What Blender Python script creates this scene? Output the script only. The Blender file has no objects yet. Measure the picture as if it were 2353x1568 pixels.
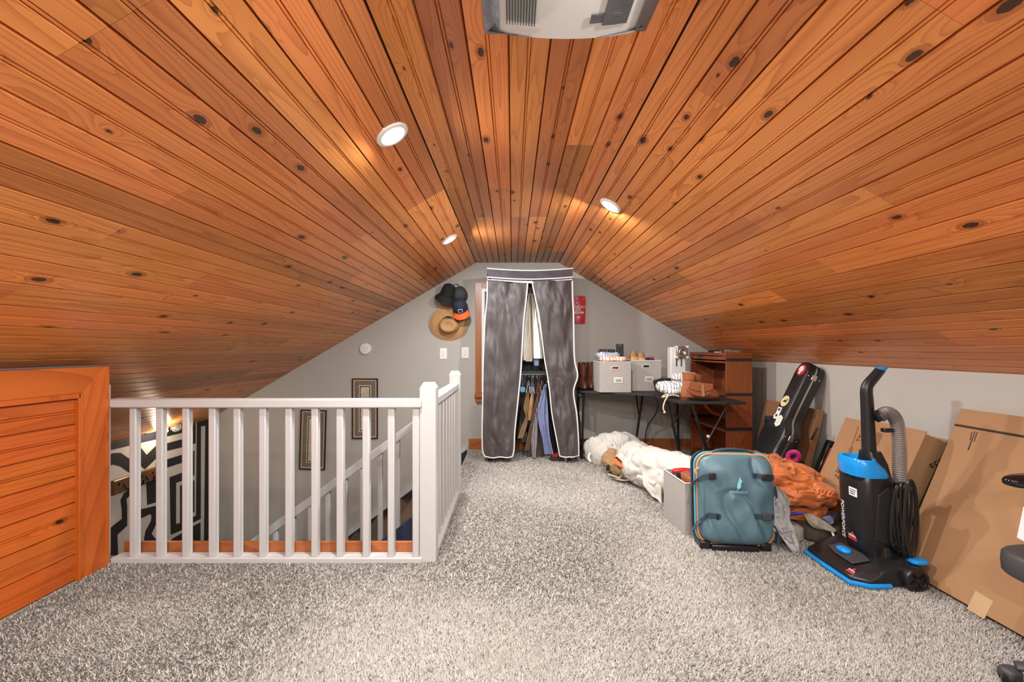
import bpy, bmesh, math, random
import numpy as np
from mathutils import Vector, Matrix, Euler, noise

# ------------------------------------------------------------------ camera, world, light, exposure
SC = bpy.context.scene
C = SC.collection
F, CX, CY, CAMZ = 1046.0, 1178.0, 802.0, 1.15        # focal length in px, vanishing point, eye height
cam_d = bpy.data.cameras.new('camera'); cam = bpy.data.objects.new('camera', cam_d); C.objects.link(cam)
cam.location = (0, 0, CAMZ); cam.rotation_euler = (math.pi/2, 0, 0)
cam_d.sensor_width = 36; cam_d.lens = 36*F/2353; cam_d.clip_start = 0.05
cam_d.shift_x = (1176.5-CX)/2353; cam_d.shift_y = (CY-784)/2353
SC.camera = cam
w = bpy.data.worlds.new('world'); SC.world = w; w.use_nodes = True
w.node_tree.nodes['Background'].inputs[0].default_value = (0.02, 0.025, 0.035, 1)   # night outside
w.node_tree.nodes['Background'].inputs[1].default_value = 1.0
SC.view_settings.view_transform = 'Standard'
SC.view_settings.look = 'None'
SC.view_settings.gamma = 1
SC.view_settings.use_curve_mapping = False
SC.view_settings.exposure = 0.0
LAMP_W = 33.0
LAMP_COL = (0.985, 0.985, 0.985)

# room dimensions (metres)
YB, YF = 5.2, -2.6
ZF, XL0, XR0, SL, SR = 2.135, -0.418, 0.527, 0.588, 0.592
XR, XK, XM = 2.40, -2.15, -3.47
def zs(x):
    if x < XL0: return ZF-SL*(XL0-x)
    if x > XR0: return ZF-SR*(x-XR0)
    return ZF
# recessed lamps: slope point (x, y); AIM: how each eyeball lamp is swivelled
AIM = [(-.05, 0), (.06, .26), (.1, .06), (-.1, 0), (-.7, .35), (.38, .15), (-.3, .2), (.3, .2), (-.38, .1)]
LAMPS = [(-.52, 1.965), (.63, 2.93), (-.533, 3.82), (.63, .80), (-.52, 0.11), (.63, -1.05), (-.52, -1.75), (.63, -2.2), (-.52, -.95)]  # last three are unseen fill lamps, added to brighten floor and sides

# ------------------------------------------------------------------ helpers
def P(px, py, Y): return Vector(((px-CX)/F*Y, Y, CAMZ-(py-CY)/F*Y))
def FL(px, py):
    Y = F*CAMZ/(py-CY); return Vector(((px-CX)/F*Y, Y, 0))
def hit(px, py, p0, n):
    d = Vector(((px-CX)/F, 1, -(py-CY)/F)); o = Vector((0, 0, CAMZ)); n = Vector(n)
    return o+d*((Vector(p0)-o).dot(n)/d.dot(n))
rnd = random.Random(7)

class G:
    def __init__(s): s.v = []; s.f = []
    def add(s, vs, fs):
        b = len(s.v); s.v += [Vector(q) for q in vs]; s.f += [tuple(b+i for i in q) for q in fs]; return s
    def box(s, c, d, rot=None):
        x, y, z = d[0]/2, d[1]/2, d[2]/2
        vs = [Vector((i*x, j*y, k*z)) for i in (-1, 1) for j in (-1, 1) for k in (-1, 1)]
        if rot is not None: vs = [rot @ q for q in vs]
        return s.add([Vector(c)+q for q in vs], [(0,1,3,2),(4,6,7,5),(0,4,5,1),(2,3,7,6),(0,2,6,4),(1,5,7,3)])
    def bx(s, x0, x1, y0, y1, z0, z1):
        return s.box(((x0+x1)/2, (y0+y1)/2, (z0+z1)/2), (abs(x1-x0), abs(y1-y0), abs(z1-z0)))
    def tube(s, pts, r, n=8, cap=True, closed=False, flat=1.0):
        pts = [Vector(p) for p in pts]; m = len(pts)
        rs = r if isinstance(r, (list, tuple)) else [r]*m
        vs = []; up = None
        for i in range(m):
            if closed: t = pts[(i+1) % m]-pts[i-1]
            else: t = pts[min(i+1, m-1)]-pts[max(i-1, 0)]
            t.normalize()
            if up is None:
                up = Vector((0, 0, 1)) if abs(t.z) < .9 else Vector((0, 1, 0))
            up = (up-t*up.dot(t)); up.normalize(); sd = t.cross(up)
            for k in range(n):
                a = 2*math.pi*k/n
                vs.append(pts[i]+(sd*math.cos(a)+up*math.sin(a)*flat)*rs[i])
        fs = []
        for i in range(m if closed else m-1):
            j = (i+1) % m
            for k in range(n):
                l = (k+1) % n; fs.append((i*n+k, i*n+l, j*n+l, j*n+k))
        if cap and not closed: fs += [tuple(range(n))[::-1], tuple((m-1)*n+k for k in range(n))]
        return s.add(vs, fs)
    def bar(s, a, b, wdt, dep, up=(0, 1, 0)):
        a = Vector(a); b = Vector(b); t = (b-a); L = t.length; t.normalize(); u = Vector(up); u = (u-t*u.dot(t)).normalized(); q = t.cross(u)
        M3 = Matrix((q, u, t)).transposed()
        return s.box((a+b)/2, (wdt, dep, L), M3)
    def lathe(s, prof, M=None, n=24, cap=True):
        M = M or Matrix(); m = len(prof); vs = []
        for r, z in prof:
            for k in range(n):
                a = 2*math.pi*k/n; vs.append(M @ Vector((r*math.cos(a), r*math.sin(a), z)))
        fs = []
        for i in range(m-1):
            for k in range(n):
                l = (k+1) % n; fs.append((i*n+k, i*n+l, (i+1)*n+l, (i+1)*n+k))
        if cap: fs += [tuple(range(n))[::-1], tuple((m-1)*n+k for k in range(n))]
        return s.add(vs, fs)
    def prism(s, poly, M, th, z0=0.0):
        n = len(poly)
        vs = [M @ Vector((a, b, z0)) for a, b in poly]+[M @ Vector((a, b, z0+th)) for a, b in poly]
        fs = [tuple(range(n))[::-1], tuple(range(n, 2*n))]+[(i, (i+1) % n, n+(i+1) % n, n+i) for i in range(n)]
        return s.add(vs, fs)
    def loft(s, rings, cap=True):
        n = len(rings[0]); vs = [q for r in rings for q in r]; fs = []
        for i in range(len(rings)-1):
            for k in range(n):
                l = (k+1) % n; fs.append((i*n+k, i*n+l, (i+1)*n+l, (i+1)*n+k))
        if cap: fs += [tuple(range(n))[::-1], tuple((len(rings)-1)*n+k for k in range(n))]
        return s.add(vs, fs)
    def sheet(s, rows, nu=24, nv=10, th=.006, bulge=0.0, amp=.0, freq=6.0, seed=0, nrm=(0, -1, 0), folds=0, famp=0.0, edge=1.0, zf=1.0, ridge=0.0):
        """a cloth panel: rows of (left, right) points, smooth along the rows, with folds and thickness"""
        nrm = Vector(nrm); m = len(rows)
        def cat(a, t):
            i = min(int(t), m-2); f = t-i; g = [a[max(min(k, m-1), 0)] for k in (i-1, i, i+1, i+2)]
            return .5*((2*g[1])+(g[2]-g[0])*f+(2*g[0]-5*g[1]+4*g[2]-g[3])*f*f+(3*g[1]-g[0]-3*g[2]+g[3])*f**3)
        Ls = [Vector(r[0]) for r in rows]; Rs = [Vector(r[1]) for r in rows]
        fr = []
        for i in range(nu+1):
            t = i/nu*(m-1); a = cat(Ls, t); b = cat(Rs, t); row = []
            for j in range(nv+1):
                q = j/nv; p = a.lerp(b, q); e = 1-(1-min(1, 4*q*(1-q)))*edge
                d = bulge*math.sin(math.pi*q)
                if amp: d += amp*e*(noise.fractal(Vector((p.x, p.y, p.z*zf))*freq+Vector((seed*7.3, seed*3.1, 0)), 1.0, 2.0, 3))
                if ridge: d -= ridge*e*(max(0, 1-6*abs(noise.noise(Vector((p.x*1.4+p.z*.5, p.y, p.z*.8-p.x*.5))*freq*1.3+Vector((seed, 0, 9)))))+.6*max(0, 1-7*abs(noise.noise(Vector((p.x+p.z, p.y, p.z-p.x))*freq*2.1+Vector((0, seed, 3))))))
                if folds: d += famp*math.sin(folds*math.pi*2*q+3*noise.noise(p*2+Vector((seed, 0, 0))))*e
                row.append(p+nrm*d)
            fr.append(row)
        nvv = nv+1; vs = [p for r in fr for p in r]+[p-nrm*th for r in fr for p in r]; N = len(fr)*nvv; fs = []
        for i in range(nu):
            for j in range(nv):
                a = i*nvv+j; q = (a, a+nvv, a+nvv+1, a+1); fs.append(q); fs.append(tuple(N+k for k in q[::-1]))
        bd = [j for j in range(nvv)]+[i*nvv+nv for i in range(1, nu+1)]+[nu*nvv+j for j in range(nv-1, -1, -1)]+[i*nvv for i in range(nu-1, 0, -1)]
        for k in range(len(bd)):
            a, b = bd[k], bd[(k+1) % len(bd)]; fs.append((a, b, N+b, N+a))
        s.edge_l = [r[0] for r in fr]; s.edge_r = [r[-1] for r in fr]; s.edge_b = fr[-1]; s.edge_t = fr[0]
        return s.add(vs, fs)
    def blob(s, c, rad, e=.6, amp=.02, freq=8, seed=0, M=None, nu=40, nv=24, zmin=None, ridge=0.0):
        vs = []; c = Vector(c)
        sp = lambda a, p: math.copysign(abs(a)**p, a)
        for i in range(nv+1):
            ph = -math.pi/2+math.pi*i/nv
            for k in range(nu):
                th = 2*math.pi*k/nu
                d = Vector((sp(math.cos(ph), e)*sp(math.cos(th), e), sp(math.cos(ph), e)*sp(math.sin(th), e), sp(math.sin(ph), e)))
                p = Vector((d.x*rad[0], d.y*rad[1], d.z*rad[2]))
                if M is not None: p = M @ p
                nr = Vector((d.x/rad[0], d.y/rad[1], d.z/rad[2])).normalized()
                if M is not None: nr = M @ nr
                o = Vector((seed*5.1, seed*2.7, seed*1.3)); h = amp*noise.fractal((c+p)*freq+o, 1.0, 2.0, 3)
                if ridge: h -= ridge*max(0, 1-6*abs(noise.noise((c+p)*freq*.8+o*2)))
                q = c+p+nr*h
                if zmin is not None and q.z < zmin: q.z = zmin+.15*(q.z-zmin)*0
                vs.append(q)
        fs = []
        for i in range(nv):
            for k in range(nu):
                l = (k+1) % nu; fs.append((i*nu+k, i*nu+l, (i+1)*nu+l, (i+1)*nu+k))
        return s.add(vs, fs)
    def xf(s, M):
        s.v = [M @ q for q in s.v]; return s

WM = {}
def thing(name, label, cat, loc=(0, 0, 0), group=None):
    o = bpy.data.objects.new(name, None); C.objects.link(o); o.location = loc; o.empty_display_size = .1
    o['label'] = label; o['category'] = cat
    if group: o['group'] = group
    WM[o.name] = Matrix.Translation(loc); return o
def tag(o, label, cat, group=None, kind=None):
    if label: o['label'] = label
    if cat: o['category'] = cat
    if group: o['group'] = group
    if kind: o['kind'] = kind
    return o
def origin(g):                                            # base point of a mesh
    xs = [q.x for q in g.v]; ys = [q.y for q in g.v]; z = min(q.z for q in g.v)
    return Vector(((min(xs)+max(xs))/2, (min(ys)+max(ys))/2, z))
def obj(name, g, mat, parent=None, smooth=True, bevel=0, label=None, ang=40, subsurf=0):
    me = bpy.data.meshes.new(name)
    base = WM[parent.name] if parent is not None else Matrix.Translation(origin(g))
    inv = base.inverted()
    me.from_pydata([tuple(inv @ q) for q in g.v], [], g.f)
    bm = bmesh.new(); bm.from_mesh(me); bmesh.ops.remove_doubles(bm, verts=bm.verts, dist=1e-6)
    bmesh.ops.recalc_face_normals(bm, faces=bm.faces); bm.to_mesh(me); bm.free()
    if mat: me.materials.append(M[mat] if isinstance(mat, str) else mat)
    if smooth:
        me.shade_smooth(); me.set_sharp_from_angle(angle=R(ang))
    o = bpy.data.objects.new(name, me); C.objects.link(o)
    if parent is not None: o.parent = parent
    else: o.location = base.translation
    WM[o.name] = base
    if bevel:
        b = o.modifiers.new('bevel', 'BEVEL'); b.width = bevel; b.segments = 2; b.limit_method = 'ANGLE'; b.angle_limit = R(35)
    if subsurf:
        b = o.modifiers.new('sub', 'SUBSURF'); b.levels = b.render_levels = subsurf
    if label: o['label'] = label
    return o
def R(a): return math.radians(a)
def struct(name, g, mat, parent=None, **k):
    o = obj(name, g, mat, parent, **k)
    if parent is None: o['kind'] = 'structure'
    return o
def frame(o, x, y, z):                                    # matrix with columns x, y, z at o
    m = Matrix((Vector(x), Vector(y), Vector(z))).transposed().to_4x4(); m.translation = Vector(o); return m
def text(name, s, size, mtx, mat, parent, th=.0006, align='CENTER', shear=0):
    cu = bpy.data.curves.new(name, 'FONT'); cu.body = s; cu.size = size; cu.extrude = th; cu.align_x = align; cu.align_y = 'CENTER'; cu.shear = shear; cu.resolution_u = 2
    t = bpy.data.objects.new(name, cu); C.objects.link(t)
    dg = bpy.context.evaluated_depsgraph_get(); me = bpy.data.meshes.new_from_object(t.evaluated_get(dg))
    bpy.data.objects.remove(t); bpy.data.curves.remove(cu)
    me.transform(WM[parent.name].inverted() @ mtx); me.materials.clear(); me.materials.append(M[mat])
    o = bpy.data.objects.new(name, me); C.objects.link(o); o.parent = parent; WM[o.name] = WM[parent.name]; return o
def arc(c, r, a0, a1, n, ax=(1, 0, 0), ay=(0, 0, 1)):
    return [Vector(c)+Vector(ax)*r*math.cos(R(a0+(a1-a0)*i/n))+Vector(ay)*r*math.sin(R(a0+(a1-a0)*i/n)) for i in range(n+1)]
def smoothpts(pts, n=6):
    pts = [Vector(p) for p in pts]; out = []
    for i in range(len(pts)-1):
        g = [pts[max(min(k, len(pts)-1), 0)] for k in (i-1, i, i+1, i+2)]
        for j in range(n):
            f = j/n; out.append(.5*((2*g[1])+(g[2]-g[0])*f+(2*g[0]-5*g[1]+4*g[2]-g[3])*f*f+(3*g[1]-g[0]-3*g[2]+g[3])*f**3))
    return out+[pts[-1]]
def rrect(x0, x1, y0, y1, r, z, n=5):
    out = []
    for cx, cy, a in ((x1-r, y1-r, 0), (x0+r, y1-r, 90), (x0+r, y0+r, 180), (x1-r, y0+r, 270)):
        for i in range(n+1):
            t = R(a+90*i/n); out.append(Vector((cx+r*math.cos(t), cy+r*math.sin(t), z)))
    return out
def rrect2(x0, x1, y0, y1, r, n=5): return [(p.x, p.y) for p in rrect(x0, x1, y0, y1, r, 0, n)]

# ------------------------------------------------------------------ materials
M = {}
def base(name):
    m = bpy.data.materials.new(name); m.use_nodes = True; M[name] = m
    nt = m.node_tree; return m, nt, nt.nodes['Principled BSDF']
def N(nt, typ, **k):
    n = nt.nodes.new(typ)
    for a, b in k.items():
        if a.startswith('i_'):
            n.inputs[a[2:].replace('_', ' ')].default_value = b
        else: setattr(n, a, b)
    return n
def math_n(nt, op, a, b=None, c=None, clamp=False):
    n = nt.nodes.new('ShaderNodeMath'); n.operation = op; n.use_clamp = clamp
    for i, q in enumerate((a, b, c)):
        if q is None: continue
        if isinstance(q, (int, float)): n.inputs[i].default_value = q
        else: nt.links.new(q, n.inputs[i])
    return n.outputs[0]
def mixc(nt, f, a, b, blend='MIX'):
    n = nt.nodes.new('ShaderNodeMix'); n.data_type = 'RGBA'; n.blend_type = blend
    for i, q in ((0, f), (6, a), (7, b)):
        if isinstance(q, (int, float)): n.inputs[i].default_value = q
        elif isinstance(q, tuple): n.inputs[i].default_value = q if len(q) == 4 else q+(1,)
        else: nt.links.new(q, n.inputs[i])
    return n.outputs[2]
def mat(name, col, rough=.6, metal=0, var=.06, vs=12, bump=0, bs=60, emit=None, es=0, spec=.5, bd=.01, stretch=None, sheen=0, alpha=1, trans=0):
    m, nt, b = base(name); L = nt.links.new
    b.inputs['Roughness'].default_value = rough; b.inputs['Metallic'].default_value = metal; b.inputs['Specular IOR Level'].default_value = spec
    tc = N(nt, 'ShaderNodeTexCoord'); src = tc.outputs['Object']
    if stretch:
        mp = N(nt, 'ShaderNodeMapping'); mp.inputs['Scale'].default_value = stretch; L(src, mp.inputs[0]); src = mp.outputs[0]
    nz = N(nt, 'ShaderNodeTexNoise', i_Scale=vs, i_Detail=3.0); L(src, nz.inputs['Vector'])
    c = tuple(col); dk = tuple(q*(1-var*2) for q in c); lt = tuple(min(1, q*(1+var*2)) for q in c)
    L(mixc(nt, nz.outputs['Fac'], dk, lt), b.inputs['Base Color'])
    if bump:
        n2 = N(nt, 'ShaderNodeTexNoise', i_Scale=bs, i_Detail=4.0); L(src, n2.inputs['Vector'])
        bp = N(nt, 'ShaderNodeBump', i_Strength=bump, i_Distance=bd); L(n2.outputs['Fac'], bp.inputs['Height']); L(bp.outputs[0], b.inputs['Normal'])
    if emit: b.inputs['Emission Color'].default_value = emit+(1,); b.inputs['Emission Strength'].default_value = es
    if sheen: b.inputs['Sheen Weight'].default_value = sheen
    if alpha < 1: b.inputs['Alpha'].default_value = alpha
    if trans: b.inputs['Transmission Weight'].default_value = trans
    return m
def wood(name, light, dark, knotc=(.016, .006, .003), rough=.32, knots=True, vary=.32, coat=.12, kden=.30, gs=1.0):
    """grain runs along the object's own Y axis"""
    m, nt, b = base(name); L = nt.links.new
    tc = N(nt, 'ShaderNodeTexCoord'); oi = N(nt, 'ShaderNodeObjectInfo')
    off = N(nt, 'ShaderNodeCombineXYZ'); rr = oi.outputs['Random']
    L(math_n(nt, 'MULTIPLY', rr, 91.7), off.inputs[0]); L(math_n(nt, 'MULTIPLY', rr, 377.0), off.inputs[1])
    ad = N(nt, 'ShaderNodeVectorMath', operation='ADD'); L(tc.outputs['Object'], ad.inputs[0]); L(off.outputs[0], ad.inputs[1]); co = ad.outputs[0]
    # knots: cells stretched along the board
    mk = N(nt, 'ShaderNodeMapping'); mk.inputs['Scale'].default_value = (7.5, 3.4, 0); L(co, mk.inputs[0])
    vo = N(nt, 'ShaderNodeTexVoronoi', i_Scale=1.0, i_Randomness=1.0); vo.voronoi_dimensions = '2D'; L(mk.outputs[0], vo.inputs['Vector'])
    wn = N(nt, 'ShaderNodeTexNoise', i_Scale=60.0, i_Detail=2.0); L(co, wn.inputs['Vector'])
    d = math_n(nt, 'ADD', vo.outputs['Distance'], math_n(nt, 'MULTIPLY', math_n(nt, 'SUBTRACT', wn.outputs['Fac'], .5), .05))
    sx = N(nt, 'ShaderNodeSeparateColor'); L(vo.outputs['Color'], sx.inputs[0])
    has = math_n(nt, 'LESS_THAN', sx.outputs[0], kden if knots else -1.0)
    rad = math_n(nt, 'MULTIPLY_ADD', sx.outputs[1], .075, .025)
    near = math_n(nt, 'MULTIPLY', has, math_n(nt, 'EXPONENT', math_n(nt, 'MULTIPLY', d, -7.0)))
    # grain: contour lines of a stretched noise, bent round the knots
    mg = N(nt, 'ShaderNodeMapping'); mg.inputs['Scale'].default_value = (8.0*gs, .30*gs, 1); L(co, mg.inputs[0])
    ng = N(nt, 'ShaderNodeTexNoise', i_Scale=1.0, i_Detail=1.5, i_Roughness=.4); L(mg.outputs[0], ng.inputs['Vector'])
    ph = math_n(nt, 'ADD', math_n(nt, 'MULTIPLY', ng.outputs['Fac'], 95.0), math_n(nt, 'MULTIPLY', near, 22.0))
    rg = math_n(nt, 'FRACT', math_n(nt, 'MULTIPLY', ph, .22))
    rg = math_n(nt, 'POWER', rg, 3.0)
    mf = N(nt, 'ShaderNodeMapping'); mf.inputs['Scale'].default_value = (220, 5, 220); L(co, mf.inputs[0])
    nf = N(nt, 'ShaderNodeTexNoise', i_Scale=1.0, i_Detail=3.0); L(mf.outputs[0], nf.inputs['Vector'])
    mb = N(nt, 'ShaderNodeMapping'); mb.inputs['Scale'].default_value = (7, .8, 1); L(co, mb.inputs[0])
    nb = N(nt, 'ShaderNodeTexNoise', i_Scale=1.0, i_Detail=2.0); L(mb.outputs[0], nb.inputs['Vector'])
    col = mixc(nt, math_n(nt, 'MULTIPLY', rg, .58), light, dark)
    col = mixc(nt, math_n(nt, 'MULTIPLY', nf.outputs['Fac'], .30), col, dark)
    col = mixc(nt, math_n(nt, 'MULTIPLY', math_n(nt, 'SUBTRACT', nb.outputs['Fac'], .42, clamp=True), 1.6, clamp=True), col, tuple((a*.65+q*.35)*.95 for a, q in zip(dark, light)))
    hs = N(nt, 'ShaderNodeHueSaturation'); L(col, hs.inputs['Color'])
    L(math_n(nt, 'MULTIPLY_ADD', math_n(nt, 'FRACT', math_n(nt, 'MULTIPLY', rr, 7.13)), vary*2, 1-vary), hs.inputs['Value'])
    L(math_n(nt, 'MULTIPLY_ADD', math_n(nt, 'FRACT', math_n(nt, 'MULTIPLY', rr, 13.7)), .010, .494), hs.inputs['Hue'])
    col = hs.outputs[0]
    halo = math_n(nt, 'MULTIPLY', math_n(nt, 'MULTIPLY', has, math_n(nt, 'LESS_THAN', d, math_n(nt, 'MULTIPLY', rad, 1.9))), .45)
    col = mixc(nt, halo, col, tuple(a*.55 for a in dark))
    kn = math_n(nt, 'MULTIPLY', has, math_n(nt, 'LESS_THAN', d, rad))
    col = mixc(nt, math_n(nt, 'MULTIPLY', kn, .9), col, knotc)
    L(col, b.inputs['Base Color'])
    b.inputs['Roughness'].default_value = rough
    L(math_n(nt, 'MULTIPLY_ADD', nb.outputs['Fac'], .25, rough-.12), b.inputs['Roughness'])
    b.inputs['Coat Weight'].default_value = coat; b.inputs['Coat Roughness'].default_value = .22; b.inputs['Specular IOR Level'].default_value = .35
    bp = N(nt, 'ShaderNodeBump', i_Strength=.12, i_Distance=.002); L(math_n(nt, 'ADD', nf.outputs['Fac'], math_n(nt, 'MULTIPLY', nb.outputs['Fac'], 6.0)), bp.inputs['Height']); L(bp.outputs[0], b.inputs['Normal'])
    return m

PINE_L, PINE_D = (.76, .285, .075), (.36, .082, .013)
wood('pine', PINE_L, PINE_D)
wood('pine_panel', (.52, .118, .016), (.27, .042, .005), vary=.12, rough=.35, kden=.2)
wood('pine_trim', (.44, .15, .045), (.22, .055, .013), vary=.05, knots=False, gs=1.3)
wood('shelf_wood', (.30, .085, .026), (.13, .030, .009), vary=.12, knots=False, rough=.4, coat=.15)
wood('stair_wood', (.09, .045, .02), (.03, .015, .008), vary=.2, knots=False)
wood('rack_wood', (.16, .075, .028), (.06, .022, .008), vary=.1, knots=True)
mat('wall_paint', (.44, .42, .375), .75, var=.02, vs=2, bump=.08, bs=220, bd=.002)
mat('knee_white', (.53, .515, .465), .7, var=.02, vs=2, bump=.06, bs=200, bd=.002)
mat('ceiling_back', (.06, .02, .008), .9)
mat('white_paint', (.53, .53, .515), .38, var=.02, vs=9, bump=.05, bs=40, bd=.003)
mat('mural_cream', (.60, .565, .49), .8, var=.02)
mat('mural_black', (.018, .017, .018), .75)
mat('navy', (.030, .036, .075), .8)
mat('white_plastic', (.80, .79, .76), .35, var=.01)
mat('off_white_plastic', (.80, .81, .80), .4, var=.015)
mat('lamp_glow', (1, 1, 1), .5, emit=(1, .95, .88), es=14)
mat('bulb_glow', (1, 1, 1), .5, emit=(1, .92, .8), es=25)
mat('chrome', (.75, .75, .74), .18, metal=1, var=.01)
mat('brushed', (.52, .50, .47), .35, metal=1, var=.03)
mat('tape_grey', (.13, .137, .15), .34, metal=.25, var=.12, vs=20, bump=.2, bs=60, bd=.004)
mat('black_plastic', (.014, .014, .015), .32, var=.05)
mat('black_matte', (.016, .016, .017), .62, var=.1)
mat('black_gloss', (.008, .008, .009), .12)
mat('dark_grey', (.05, .05, .052), .5)
mat('black_metal', (.012, .012, .013), .4, metal=.2)
mat('blue_plastic', (.010, .30, .78), .25, var=.02)
mat('red_print', (.60, .025, .03), .5)
mat('white_print', (.82, .82, .82), .5, var=.01)
mat('sky_print', (.28, .66, .74), .5, var=.01)
mat('black_print', (.02, .017, .015), .7)
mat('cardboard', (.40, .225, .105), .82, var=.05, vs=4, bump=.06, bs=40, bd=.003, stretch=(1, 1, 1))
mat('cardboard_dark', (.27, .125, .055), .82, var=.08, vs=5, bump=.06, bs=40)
mat('tape_tan', (.56, .38, .20), .45, var=.03)
mat('wardrobe_fabric', (.060, .050, .050), .55, var=.05, vs=8, bump=.15, bs=22, bd=.01, sheen=.15)
mat('wardrobe_dark', (.055, .052, .062), .5, var=.08, bump=.2, bs=12, bd=.02)
mat('piping', (.72, .70, .66), .6, var=.02)
mat('zip_band', (.66, .64, .61), .6, var=.03)
mat('linen_white', (.82, .79, .71), .8, var=.04, vs=6, bump=.25, bs=14, bd=.012)
mat('linen_cream', (.66, .58, .44), .8, var=.05, bump=.2, bs=16, bd=.01)
mat('tan_cloth', (.33, .205, .095), .85, var=.1, bump=.2, bs=20)
mat('brown_cloth', (.16, .10, .06), .85, var=.12, bump=.2, bs=20)
mat('olive_cloth', (.075, .065, .05), .85, var=.12, bump=.2, bs=20)
mat('black_cloth', (.014, .014, .017), .85, var=.15, bump=.2, bs=20)
mat('navy_cloth', (.018, .022, .045), .8, var=.15, bump=.2, bs=20)
mat('blue_cloth', (.17, .20, .34), .85, var=.08, bump=.3, bs=18)
mat('grey_cloth', (.37, .37, .37), .85, var=.1, bump=.35, bs=30, bd=.01)
mat('khaki_cloth', (.36, .33, .26), .85, var=.08, bump=.25, bs=24)
mat('canvas', (.60, .575, .51), .85, var=.035, vs=5, bump=.35, bs=22, bd=.012)
mat('orange_quilt', (.56, .15, .028), .5, var=.12, vs=7, bump=.6, bs=26, bd=.016, sheen=.15)
mat('teal_case', (.092, .180, .215), .42, var=.05, vs=5, bump=.25, bs=9.0, bd=.02)
mat('teal_dark', (.028, .052, .078), .6, var=.08)
mat('teal_bright', (.10, .42, .46), .5)
mat('orange_zip', (.80, .30, .12), .5)
mat('bin_fabric', (.40, .375, .345), .9, var=.05, vs=60, bump=.3, bs=260, bd=.002)
mat('bin_inside', (.22, .205, .19), .9)
mat('tag_card', (.66, .64, .58), .6, var=.02)
mat('tag_grey', (.33, .33, .31), .6)
mat('leather_brown', (.105, .034, .016), .28, var=.15, vs=20)
mat('leather_tan', (.30, .095, .035), .42, var=.1, vs=20, bump=.1, bs=60)
mat('shoe_tan', (.36, .19, .085), .6, var=.1)
mat('sole_gum', (.60, .36, .15), .6)
mat('straw', (.50, .28, .115), .8, var=.18, vs=90, bump=.6, bs=150, bd=.006)
mat('cap_orange', (.80, .12, .02), .7)
mat('cap_grey', (.045, .047, .052), .8)
mat('cap_black', (.012, .012, .012), .85, bump=.3, bs=120, bd=.003)
mat('red_bag', (.50, .012, .02), .4, var=.1)
mat('magenta', (.50, .03, .20), .6)
mat('yellow_sticker', (.74, .65, .32), .5, var=.03)
mat('picture_mat', (.42, .30, .20), .8, var=.08, vs=20)
mat('picture_inner', (.17, .135, .095), .8, var=.1, vs=30)
mat('picture_paper', (.50, .43, .31), .8, var=.25, vs=28)
mat('frame_black', (.018, .012, .012), .35)
mat('art_red', (.30, .05, .03), .6)
mat('night_glass', (.05, .06, .085), .06, spec=.8)
mat('blind_grey', (.16, .17, .19), .8)
mat('hose_grey', (.26, .24, .22), .3, var=.08)
mat('seat_white', (.62, .62, .62), .8, var=.1, vs=200)
mat('cord_cream', (.60, .50, .33), .6)
mat('green_dark', (.01, .04, .035), .7)
mat('mint', (.20, .62, .45), .6)
mat('blue_bright', (.05, .06, .42), .6)
mat('blue_card', (.16, .50, .75), .5)
mat('carpet_base', (.32, .30, .265), .95, var=.08, vs=5, bump=.5, bs=320, bd=.006)
mat('glass_clear', (.8, .85, .85), .05, trans=.9, var=.01)
def carpet_pile():
    m, nt, b = base('carpet_pile'); L = nt.links.new
    at = N(nt, 'ShaderNodeAttribute'); at.attribute_name = 'tone'
    tc = N(nt, 'ShaderNodeTexCoord'); nz = N(nt, 'ShaderNodeTexNoise', i_Scale=2.2, i_Detail=5.0, i_Roughness=.65); L(tc.outputs['Object'], nz.inputs['Vector'])
    c = mixc(nt, math_n(nt, 'POWER', at.outputs['Fac'], .45), (.155, .138, .110), (.55, .522, .47))
    c2 = mixc(nt, math_n(nt, 'MULTIPLY', math_n(nt, 'SUBTRACT', nz.outputs['Fac'], .5, clamp=True), 2.6, clamp=True), c, (.33, .305, .262))
    L(c2, b.inputs['Base Color']); b.inputs['Roughness'].default_value = .95; b.inputs['Specular IOR Level'].default_value = .1
carpet_pile()
def checked():
    m, nt, b = base('check_cloth'); L = nt.links.new
    tc = N(nt, 'ShaderNodeTexCoord'); sp = N(nt, 'ShaderNodeSeparateXYZ'); L(tc.outputs['Object'], sp.inputs[0])
    def st(o): return math_n(nt, 'GREATER_THAN', math_n(nt, 'FRACT', math_n(nt, 'MULTIPLY', o, 58.0)), .55)
    g = math_n(nt, 'MULTIPLY', st(sp.outputs[0]), st(sp.outputs[2]))
    L(mixc(nt, g, (.10, .075, .085), (.70, .67, .66)), b.inputs['Base Color']); b.inputs['Roughness'].default_value = .85
checked()
def striped(name, axis, sc, c1, c2, c3):
    m, nt, b = base(name); L = nt.links.new
    tc = N(nt, 'ShaderNodeTexCoord'); nz = N(nt, 'ShaderNodeTexNoise', i_Scale=9.0); L(tc.outputs['Object'], nz.inputs['Vector'])
    sp = N(nt, 'ShaderNodeSeparateXYZ'); L(tc.outputs['Object'], sp.inputs[0])
    f = math_n(nt, 'FRACT', math_n(nt, 'ADD', math_n(nt, 'MULTIPLY', sp.outputs[axis], sc), math_n(nt, 'MULTIPLY', nz.outputs['Fac'], 1.6)))
    c = mixc(nt, math_n(nt, 'LESS_THAN', f, .16), c1, c2); c = mixc(nt, math_n(nt, 'GREATER_THAN', f, .80), c, c3)
    L(c, b.inputs['Base Color']); b.inputs['Roughness'].default_value = .85
striped('stripe_white', 0, 46, (.70, .69, .65), (.06, .06, .07), (.60, .60, .60))
striped('print_orange', 0, 30, (.78, .70, .62), (.80, .12, .03), (.75, .45, .30))
striped('print_blue', 0, 38, (.45, .50, .56), (.05, .09, .35), (.65, .66, .68))

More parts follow.
